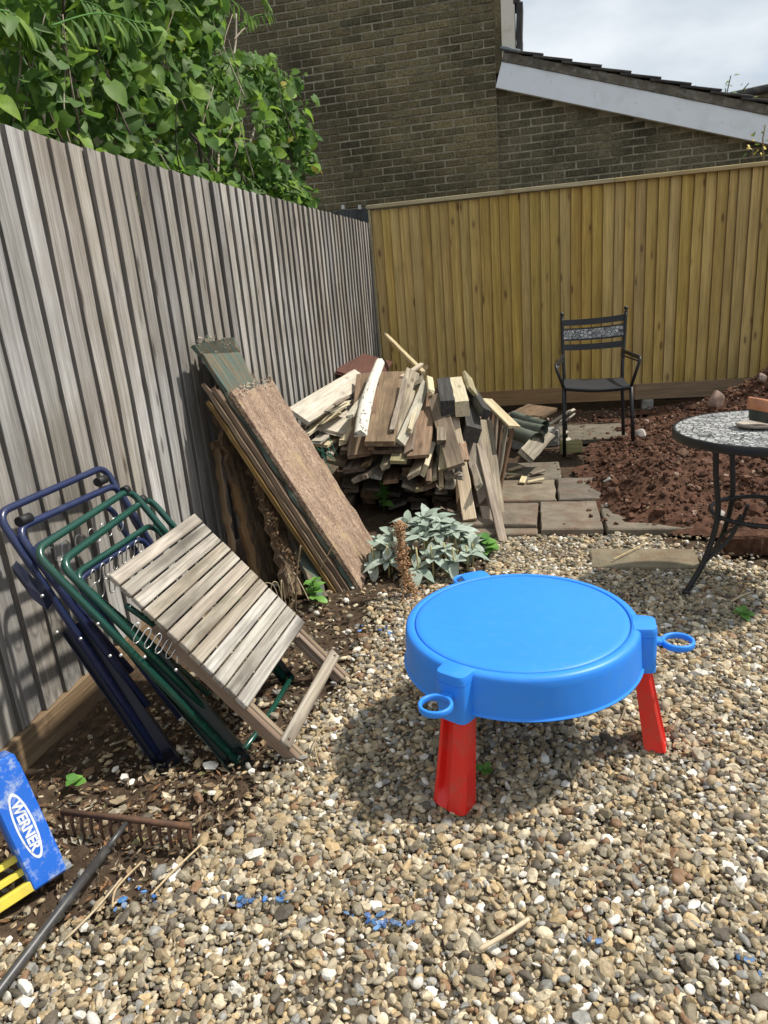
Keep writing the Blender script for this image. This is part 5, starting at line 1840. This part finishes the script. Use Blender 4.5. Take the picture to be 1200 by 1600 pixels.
# ---- lamb's ear
lb_c = V(-.605, 3.46, 0)
lam = thing('woolly_plant', 'low clump of silvery woolly-leaved plant at the foot of the wood pile', 'plant', lb_c)
LM = [leaf_mesh('leaf', MT['lamb'], .115, .030, .28, c, seed=k, n=6) for k, c in enumerate((.15, .35, .55, .8))]
LY = leaf_mesh('leaf', MT['lamb_yellow'], .12, .032, .3, .5, n=6)
r_ = random.Random(4)
nros = 34
cents = []
while len(cents) < nros:
    a = r_.uniform(0, 2 * math.pi); q = math.sqrt(r_.random())
    c = V(lb_c.x + math.cos(a) * q * .29, lb_c.y + math.sin(a) * q * .25, 0)
    if all((c - o_).length > .055 for o_ in cents) or r_.random() < .02:
        cents.append(c)
n_l = 0
for ci, c in enumerate(cents):
    rel = math.hypot((c.x - lb_c.x) / .29, (c.y - lb_c.y) / .25)
    hh = .05 + .19 * (1 - rel ** 2) + r_.uniform(-.02, .03)
    nl = r_.choice((7, 8, 9))
    for k in range(nl):
        a = k * 2.4 + r_.uniform(-.3, .3)
        el = r_.uniform(-.35, .6) if k < nl - 3 else r_.uniform(.6, 1.3)
        d_ = V(math.cos(a) * math.cos(el), math.sin(a) * math.cos(el) - .10, math.sin(el))
        up_ = V(-math.cos(a) * math.sin(el), -math.sin(a) * math.sin(el), math.cos(el)) + V(0, -.1, .15)
        s_ = r_.uniform(.5, 1.1) if k < nl - 3 else r_.uniform(.4, .8)
        me_ = LY if (r_.random() < .015) else r_.choice(LM)
        link('leaf', me_, lam, mtx=orient(c + V(0, 0, hh), d_, up_, s_))
        n_l += 1
        if n_l >= 296:
            break
    if n_l >= 296:
        break
m_ = MB()
for c in cents:
    m_.tube([c, c + V(.005, 0, .10), c + V(0, 0, .20 * (1 - .5 * ((c.x - lb_c.x) / .36) ** 2))], .005, 5)
kind(m_.build('stems', MT['lamb_yellow'], lam), 'stuff')

# ---- dried seed spike
sp = thing('dried_flower_spike', 'brown dried flower spike bending over before the woolly plant', 'plant', at(640, 938, z=0))
base = at(648, 936, z=0)
top = at(624, 826, y=base.y + .02)
path = spline([base, base.lerp(top, .45) + V(-.02, 0, .0), top, top + V(.008, -.004, .006)], 7)
m_ = MB(); m_.tube(path, .004, 6); m_.build('stem', MT['dry'], sp)
m_ = MB()
for k in range(950):
    t = rnd.random() ** .9
    i = min(int(t * (len(path) - 1)), len(path) - 2)
    c = path[i].lerp(path[i + 1], t * (len(path) - 1) - i)
    sprd = .005 + .012 * (1 - t) + .006 * math.sin(t * 30) ** 2
    if t < .16:
        sprd += .05 * (1 - t / .16)
        c = c + V(.01, -.01, .01)
    p = c + V(rnd.gauss(0, sprd), rnd.gauss(0, sprd), rnd.gauss(0, .008))
    s_ = rnd.uniform(.004, .008)
    dd = V(rnd.uniform(-1, 1), rnd.uniform(-1, 1), rnd.uniform(-.2, 1)).normalized()
    m_.tube([p - dd * s_, p, p + dd * s_ * 1.6], [s_ * .3, s_ * .62, s_ * .15], 4, caps=False)
kind(m_.build('seed_heads', MT['dry'], sp), 'stuff')

# ---- weeds
WL = [leaf_mesh('leaf', MT['weed'], .065, .022, .2, c, seed=k) for k, c in enumerate((.1, .4))]
WB = [leaf_mesh('leaf', MT['weed'], .08, .042, .15, c, heart=True, seed=k) for k, c in enumerate((.15, .45))]
def weed(label, p, h, n, meshes, spread=.9, s=1.0, name='weed', lean_=V(0, 0, 0)):
    t = thing(name, label, 'weed', p)
    top = V(p) + V(0, 0, h) + lean_
    m_ = MB(); m_.tube([p, V(p).lerp(top, .5) + V(.004, 0, 0), top], .003, 6); m_.build('stem', MT['weed'], t)
    for k in range(n):
        q = (k + .6) / n
        c = V(p).lerp(top, .25 + .75 * q)
        a = k * 2.4 + rnd.uniform(-.3, .3)
        el = rnd.uniform(-.1, .5) + .5 * q
        d_ = V(math.cos(a) * math.cos(el), math.sin(a) * math.cos(el), math.sin(el))
        link('leaf', rnd.choice(meshes), t, mtx=orient(c, d_, V(-math.cos(a) * .4, -math.sin(a) * .4 - .2, 1), s * rnd.uniform(.75, 1.1) * (1.15 - .4 * q)))
weed('bright green seedling in front of the leaning board stack', at(493, 945, z=0), .13, 14, WL)
weed('broad-leaved green weed between woolly plant and pile foot', at(757, 868, z=0), .10, 13, WB, s=1.0)
weed('green weed in the shade under the wood pile', at(600, 800, z=.02), .20, 12, WB, s=.8)
weed('tiny green weed in the gravel right of the bistro table foot', at(1158, 962, z=.02), .02, 7, WL, s=.8)
weed('tiny green weed in the gravel behind the front red leg', at(757, 1208, z=.02), .015, 6, WL, s=.55)
weed('small green weed beside the rake head', at(118, 1225, z=.03), .02, 5, WB, s=.45)

def stick(label, pts, r, mat, name='twig', cat='twig', group=None):
    m_ = MB(); m_.tube(spline(pts, 5), r, 6)
    return tag(m_.build(name, mat), label, cat, group)
stick('dry upright stem standing before the frayed rotten sheet', [at(462, 955, z=0), at(463, 900, y=2.92), at(470, 852, y=2.95)], .0045, MT['twig'])
stick('thin dry stem leaning on the plywood edges', [at(500, 890, y=2.98), at(512, 868, y=3.0), at(520, 852, y=3.02)], .003, MT['twig'])
stick('long straw stalk pointing from the gravel to the rake', [at(236, 1398, z=.03), at(270, 1362, z=.035), at(316, 1318, z=.03)], .0028, MT['straw'], 'straw_stalk', 'stalk')
stick('bent straw stalk beside the blue flakes by the rake', [at(176, 1418, z=.03), at(182, 1388, z=.035), at(222, 1346, z=.03)], .0028, MT['straw'], 'straw_stalk', 'stalk')
stick('straw stalk lying along the rake handle', [at(100, 1470, z=.03), at(150, 1420, z=.035), at(190, 1372, z=.03)], .003, MT['straw'], 'straw_stalk', 'stalk')
stick('pale flat stick lying on the gravel in front of the play table', [at(748, 1484, z=.038), at(790, 1460, z=.042), at(826, 1436, z=.036)], .0055, MT['straw'], 'stick', 'stick')
stick('short twig under the play table', [at(962, 1135, z=.03), at(972, 1120, z=.035), at(978, 1100, z=.03)], .004, MT['twig'])
stick('pale straw lying on the lone slab in the gravel', [at(958, 874, z=.04), at(982, 862, z=.042), at(1006, 850, z=.04)], .003, MT['straw'], 'straw_stalk', 'stalk')
stick('pale straw lying on the soil left of the table', [at(1010, 795, z=.10), at(1024, 782, z=.115), at(1038, 773, z=.11)], .003, MT['straw'], 'straw_stalk', 'stalk')
stick('short pale twig on gravel near the right edge', [at(1142, 940, z=.03), at(1160, 930, z=.035), at(1176, 925, z=.03)], .005, MT['straw'], 'stick', 'stick')
stick('thin stalk beside the foot of the slatted table', [at(500, 1200, z=.02), at(492, 1160, z=.05), at(510, 1130, z=.04)], .002, MT['straw'], 'straw_stalk', 'stalk')
for k in range(5):
    p = at(438 + k * 5, 945 + (k % 3) * 5, z=0)
    stick('curling dry grass blade at the near end of the leaning boards', [p, p + V(.01 * (k - 2), -.0, .10 + .02 * k), p + V(.03 * (k - 2), -.02, .12 + .02 * (k % 3)), p + V(.05 * (k - 2), -.04, .06)], .0022, MT['straw'], 'dry_grass', 'grass', 'dry grass blades by the leaning boards')

# ---- leaf litter and chips on the soil
def litter():
    n = 9000
    x = rng.uniform(-1.62, -.55, n); y = rng.uniform(1.0, 3.6, n)
    w = np.exp(-((x + 1.15) / .38) ** 2) * (np.exp(-((y - 1.62) / .38) ** 2) + .28)
    w = np.maximum(w, .5 * np.exp(-((x + .72) / .16) ** 2 - ((y - 2.75) / .5) ** 2))
    k = rng.random(n) < w
    x, y = x[k], y[k]; n = len(x)
    ln = np.clip(np.exp(rng.normal(-4.6, .5, n)), .003, .024); wd = ln * rng.uniform(.18, .6, n)
    loc = np.stack([(-1, 0, 0.), (0, .9, .25), (0, -.9, .25), (1, .1, .15), (.1, 0, -.1)])
    v = np.repeat(loc[None], n, 0) * np.stack([ln, wd, ln * .6], 1)[:, None]
    v = np.einsum('nij,nkj->nki', rotmats(n, 1.1), v)
    z = h_bed(x, y) + rng.uniform(.006, .022, n)
    v += np.stack([x, y, z], 1)[:, None]
    f = np.array([(0, 4, 1), (0, 2, 4), (1, 4, 3), (2, 3, 4)])
    F = (f[None] + (np.arange(n) * 5)[:, None, None]).reshape(-1, 3)
    pal = np.array([[.24, .165, .095], [.36, .28, .18], [.15, .09, .05], [.48, .42, .32], [.26, .14, .065], [.10, .07, .045], [.24, .22, .10]])
    c = pal[rng.choice(7, n, p=[.24, .2, .2, .1, .1, .12, .04])] * rng.uniform(.7, 1.2, n)[:, None]
    o = link('leaf_litter', mesh_np('leaf_litter', v.reshape(-1, 3), F, MT['litter'], False, np.repeat(c, 5, 0)))
    kind(o, 'stuff'); o['label'] = 'dead brown leaves and chips on the dark soil'
litter()

# ---- blue flakes
def flakes(label, group, spots, n, spread):
    for k in range(n):
        u_, v_ = spots[k % len(spots)]
        p = at(u_ + rnd.gauss(0, spread), v_ + rnd.gauss(0, spread * .5), z=.022)
        s_ = rnd.uniform(.006, .014)
        m_ = MB()
        ns_ = 6
        o_ = [V(math.cos(i / ns_ * 6.283) * s_ * rnd.uniform(.6, 1.2), math.sin(i / ns_ * 6.283) * s_ * .6 * rnd.uniform(.6, 1.2), rnd.uniform(0, .006)) for i in range(ns_)]
        m_.loft([o_, [q + V(0, 0, .0035) for q in o_]])
        ob = m_.build('blue_flake', MT['flake'], mtx=Matrix.Translation(p) @ Matrix.Rotation(rnd.uniform(0, 6), 4, 'Z') @ Matrix.Rotation(rnd.uniform(-.5, .5), 4, 'X'))
        tag(ob, label, 'flake', group)
flakes('blue painted flake among the pebbles next to the rake handle', 'blue flakes near the rake', [(196, 1412), (222, 1392), (206, 1400), (240, 1408)], 10, 12)
flakes('blue painted flake in the row on the gravel right of the rake', 'blue flakes right of the rake', [(368, 1408), (380, 1412), (408, 1408), (432, 1404), (450, 1398)], 14, 8)
flakes('blue painted flake in the patch on the gravel before the play table', 'blue flakes before the play table', [(562, 1438), (590, 1446), (618, 1444), (640, 1452), (612, 1436)], 18, 13)
flakes('blue painted flake on the gravel near the bottom right corner', 'blue flakes at the right', [(938, 1470), (1168, 1500), (1182, 1522), (915, 1465)], 6, 8)
flakes('blue painted flake left of the play table drum', 'blue flakes beside the drum', [(612, 992), (604, 985), (560, 982)], 6, 5)

# ---- shrub over the left fence
HL = [leaf_mesh('leaf', MT['leaf'], .080, .037, f_, c, heart=True, seed=k, n=5) for k, (f_, c) in enumerate(((.15, .3), (.3, .65), (.05, .15), (.4, .45)))]
HY = leaf_mesh('leaf', MT['leaf_yel'], .09, .04, .2, .4, heart=True, n=5)
shb = thing('leafy_shrub', 'dense green heart-leaved shrub rising behind the grey fence', 'shrub', (-2.25, 4.2, 0))
def stemtube(pts, r0_, r1_, mat, parent, name='stem'):
    P_ = spline(pts, 5)
    m_ = MB(); m_.tube(P_, [r0_ + (r1_ - r0_) * i / (len(P_) - 1) for i in range(len(P_))], 7)
    return m_.build(name, mat, parent)
def PX(u_, v_, x_):
    return at(u_, v_, x=x_)
# pale bare stems seen between the leaves
for pts, r0_ in (
        ([PX(369, 262, -2.15), PX(366, 190, -2.15), PX(358, 125, -2.15), PX(368, 70, -2.15), PX(369, 22, -2.15)], .011),
        ([PX(358, 125, -2.15), PX(345, 85, -2.17), PX(334, 40, -2.18)], .007),
        ([PX(366, 62, -2.15), PX(378, 48, -2.14), PX(383, 44, -2.14)], .007),
        ([PX(390, 225, -2.0), PX(402, 185, -2.0), PX(403, 140, -2.0)], .010),
        ([PX(430, 300, -1.95), PX(428, 262, -1.95), PX(417, 232, -1.95)], .009),
        ([PX(340, 280, -2.0), PX(343, 200, -2.05), PX(337, 150, -2.05)], .008),
        ([PX(330, 270, -2.0), PX(332, 210, -2.0), PX(330, 180, -2.05)], .006),
        ([PX(330, 275, -1.9), PX(305, 253, -1.9)], .006), ([PX(345, 282, -1.9), PX(300, 215, -2.0), PX(268, 175, -2.1)], .006),
        ([PX(370, 115, -2.1), PX(395, 108, -2.05), PX(416, 110, -2.0)], .006)):
    stemtube(pts, r0_, r0_ * .6, MT['stem'], shb)
r_ = random.Random(32)
for k in range(26):
    a, b = r_.uniform(10, 460), r_.uniform(60, 250)
    xx = r_.uniform(-1.95, -1.78)
    p = PX(a, b, xx)
    if p.z < 2.1:
        continue
    stemtube([p + V(r_.uniform(-.1, .1), r_.uniform(-.15, .15), -.28), p, p + V(r_.uniform(-.06, .06), r_.uniform(-.15, .15), .25)], .005, .002, MT['stem'] if k % 3 else MT['stem_dark'], shb)
r_ = random.Random(31)
for k in range(16):
    y_ = 2.3 + k * .25
    b_ = V(-2.25 + r_.uniform(-.35, .2), y_, 0)
    stemtube([b_, b_ + V(r_.uniform(-.1, .1), r_.uniform(-.1, .1), 1.2), b_ + V(r_.uniform(-.2, .25), r_.uniform(-.3, .3), 2.3), b_ + V(r_.uniform(-.3, .3), r_.uniform(-.4, .4), 3.0 - .1 * k)], .016, .005, MT['stem_dark'], shb)
def shrub_ok(P):
    w = in_view(P, 130)
    if not w:
        return False
    X, Y = w
    if Y > 340:
        return False
    # right-hand outline as the shrub stands
    if X > 492 - max(0, (180 - Y)) * .25 + 10 * math.sin(Y * .13):
        return False
    if X > 430 and Y < 118 + 8 * math.sin(X * .3):
        return False
    if X > 380 and Y < 84:
        return False
    if 372 < X < 402 and 150 < Y < 225:
        return False
    if 330 < X < 440 and Y < 75 + (X - 330) * .1 and X > 345:
        return False
    return True
pts_ = []
tries = 0
r_ = random.Random(77)
while len(pts_) < 6400 and tries < 120000:
    tries += 1
    y_ = r_.uniform(1.7, 6.6)
    x_ = -1.80 - abs(r_.gauss(0, .42))
    zt = 4.6 - .30 * max(0, y_ - 2.5)
    z_ = r_.uniform(1.85, zt)
    P = V(x_, y_, z_)
    cl = float(fbm(np.array([y_ * 1.0 + 5]), np.array([z_ * 1.2 + x_]), 2.4, 2, 3)[0])
    if cl < -.30:
        continue
    if z_ < 2.06 and x_ > -1.86:
        continue
    if not shrub_ok(P):
        continue
    pts_.append(P)
pts_.sort(key=lambda p: (p - CAM).length * 1.0 + (1.6 if p.x < -2.1 else 0))
def leaf_dir(r):
    a = r.uniform(0, 2 * math.pi)
    d_ = V(math.cos(a) * .7 + .25, math.sin(a) * .7 - .25, r.uniform(-1.0, .25)).normalized()
    n_ = V(.55 + r.gauss(0, .45), -.15 + r.gauss(0, .5), .75 + r.gauss(0, .4))
    return d_, n_
sel = set()
stepn = max(1, 900 // 298)
near_idx = list(range(0, min(900, len(pts_)), stepn))[:298]
sel = set(near_idx)
for i in near_idx:
    d_, n_ = leaf_dir(r_)
    link('leaf', r_.choice(HL), shb, mtx=orient(pts_[i], d_, n_, r_.uniform(.5, 1.35)))
fv, ff, fc_ = [], [], []
base_me = [np.array([v.co[:] for v in m.vertices]) for m in HL]
polys = [[tuple(p.vertices) for p in m.polygons] for m in HL]
pal = np.array([(.073, .155, .029), (.13, .24, .040), (.185, .315, .048), (.095, .19, .045), (.24, .38, .053), (.125, .225, .066), (.18, .265, .11)])
off = 0
allf = []
for i, P in enumerate(pts_):
    if i in sel:
        continue
    d_, n_ = leaf_dir(r_)
    k = r_.randrange(4)
    Mx = np.array(orient(P, d_, n_, r_.uniform(.45, 1.3)))
    v = base_me[k] @ Mx[:3, :3].T + Mx[:3, 3]
    fv.append(v); allf += [tuple(a + off for a in p) for p in polys[k]]
    c = pal[r_.randrange(len(pal))] * r_.uniform(.75, 1.25)
    if r_.random() < .006:
        c = np.array((.34, .30, .04))
    fc_.append(np.repeat(c[None], len(v), 0)); off += len(v)
me_ = mesh_np('foliage', np.concatenate(fv), np.array(allf), MT['foliage'], True, np.concatenate(fc_))
kind(link('foliage', me_, shb), 'stuff')

# ---- sumac fronds over the shrub
sm = thing('sumac_tree', 'sumac with long feathery leaves above the shrub at the top left', 'tree', (-2.6, 3.4, 0))
stemtube([V(-2.6, 3.4, 0), V(-2.55, 3.45, 1.5), V(-2.5, 3.6, 2.6), V(-2.4, 3.9, 3.5)], .03, .015, MT['stem_dark'], sm, 'trunk')
stemtube([V(-2.5, 3.6, 2.6), V(-2.45, 4.6, 3.35), V(-2.35, 5.4, 3.75), V(-2.2, 5.9, 4.15)], .025, .012, MT['stem_dark'], sm, 'branch')
FL = leaf_mesh('leaflet', MT['leaf'], .105, .021, .2, .3, n=5)
def frond(A, B, sag, nl, s=1.0):
    A, B = V(A), V(B)
    P_ = spline([A, A.lerp(B, .5) + V(0, 0, sag), B], 6)
    m_ = MB(); m_.tube(P_, .0035, 5)
    fr_ = m_.build('frond', MT['weed'], sm)
    for i in range(nl):
        t = .12 + .86 * i / (nl - 1)
        q = t * (len(P_) - 1); j = min(int(q), len(P_) - 2)
        c = P_[j].lerp(P_[j + 1], q - j)
        tg = (P_[j + 1] - P_[j]).normalized()
        for sd in (-1, 1):
            side = tg.cross(V(0, 0, 1)).normalized() * sd
            d_ = (side * rnd.uniform(.3, .7) + tg * rnd.uniform(.0, .45) + V(0, 0, -.75 + rnd.uniform(-.25, .25))).normalized()
            link('leaflet', FL, fr_, mtx=orient(c, d_, V(side.x, side.y, .7), s * (1.1 - .5 * abs(t - .45)) * rnd.uniform(.85, 1.1)))
frond(PX(80, 40, -1.80), PX(218, 36, -1.80), .04, 9)
frond(PX(120, 0, -1.85), PX(190, 45, -1.82), .03, 9, .9)
frond(PX(-20, 15, -1.82), PX(60, 55, -1.80), .03, 9, .9)
frond(PX(372, 40, -2.35), PX(426, 22, -2.35), .03, 8, .9)
frond(PX(400, -30, -2.35), PX(420, 10, -2.3), .02, 7, .8)
frond(PX(470, -30, -2.3), PX(505, 4, -2.3), .02, 7, .8)
frond(PX(340, -10, -2.3), PX(395, 30, -2.3), .03, 8, .9)

# ---- small plants on the right
rp_ = thing('roof_sapling', 'thin leafy sapling growing above the tiled roof at the right', 'plant', at(1140, 165, y=13))
SL = [leaf_mesh('leaf', MT['leaf'], .10, .03, .1, .2, n=3)]
for pts in ([(1132, 175), (1136, 145), (1142, 118)], [(1140, 172), (1155, 148), (1170, 130)], [(1100, 165), (1098, 150), (1090, 138)], [(1150, 175), (1165, 160), (1180, 150)]):
    P_ = [at(a, b, y=13) for a, b in pts]
    m_ = MB(); m_.tube(spline(P_, 4), .008, 5); m_.build('stem', MT['stem_dark'], rp_)
    for k in range(14):
        t = rnd.random()
        c = (P_[0].lerp(P_[1], t) if rnd.random() < .4 else P_[1].lerp(P_[2], t)) + V(rnd.gauss(0, .05), rnd.gauss(0, .05), rnd.gauss(0, .03))
        link('leaf', SL[0], rp_, mtx=orient(c, V(rnd.gauss(0, 1), rnd.gauss(0, 1), rnd.gauss(0, .6)), V(rnd.gauss(0, .6), -.5, .6), rnd.uniform(.5, 1.0)))
ms = MB()
rr2 = thing('fence_shrub', 'sprig of pale and orange leaves showing over the new fence at the right edge', 'plant', (2.1, 7.85, 0))
b_ = at(1192, 262, y=7.85)
m_ = MB(); m_.tube([V(b_.x, 7.85, 0), b_, at(1192, 215, y=7.85), at(1196, 195, y=7.85)], .006, 6); m_.build('stem', MT['twig'], rr2)
for k in range(22):
    c = at(1165 + 45 * rnd.random(), 205 + 40 * rnd.random(), y=7.84 + rnd.uniform(-.03, .03))
    link('leaf', SL[0] if k % 2 else HY, rr2, mtx=orient(c, V(rnd.gauss(0, 1), rnd.gauss(0, 1), rnd.gauss(0, .6)), V(rnd.gauss(0, .6), -.5, .6), rnd.uniform(.25, .5)))
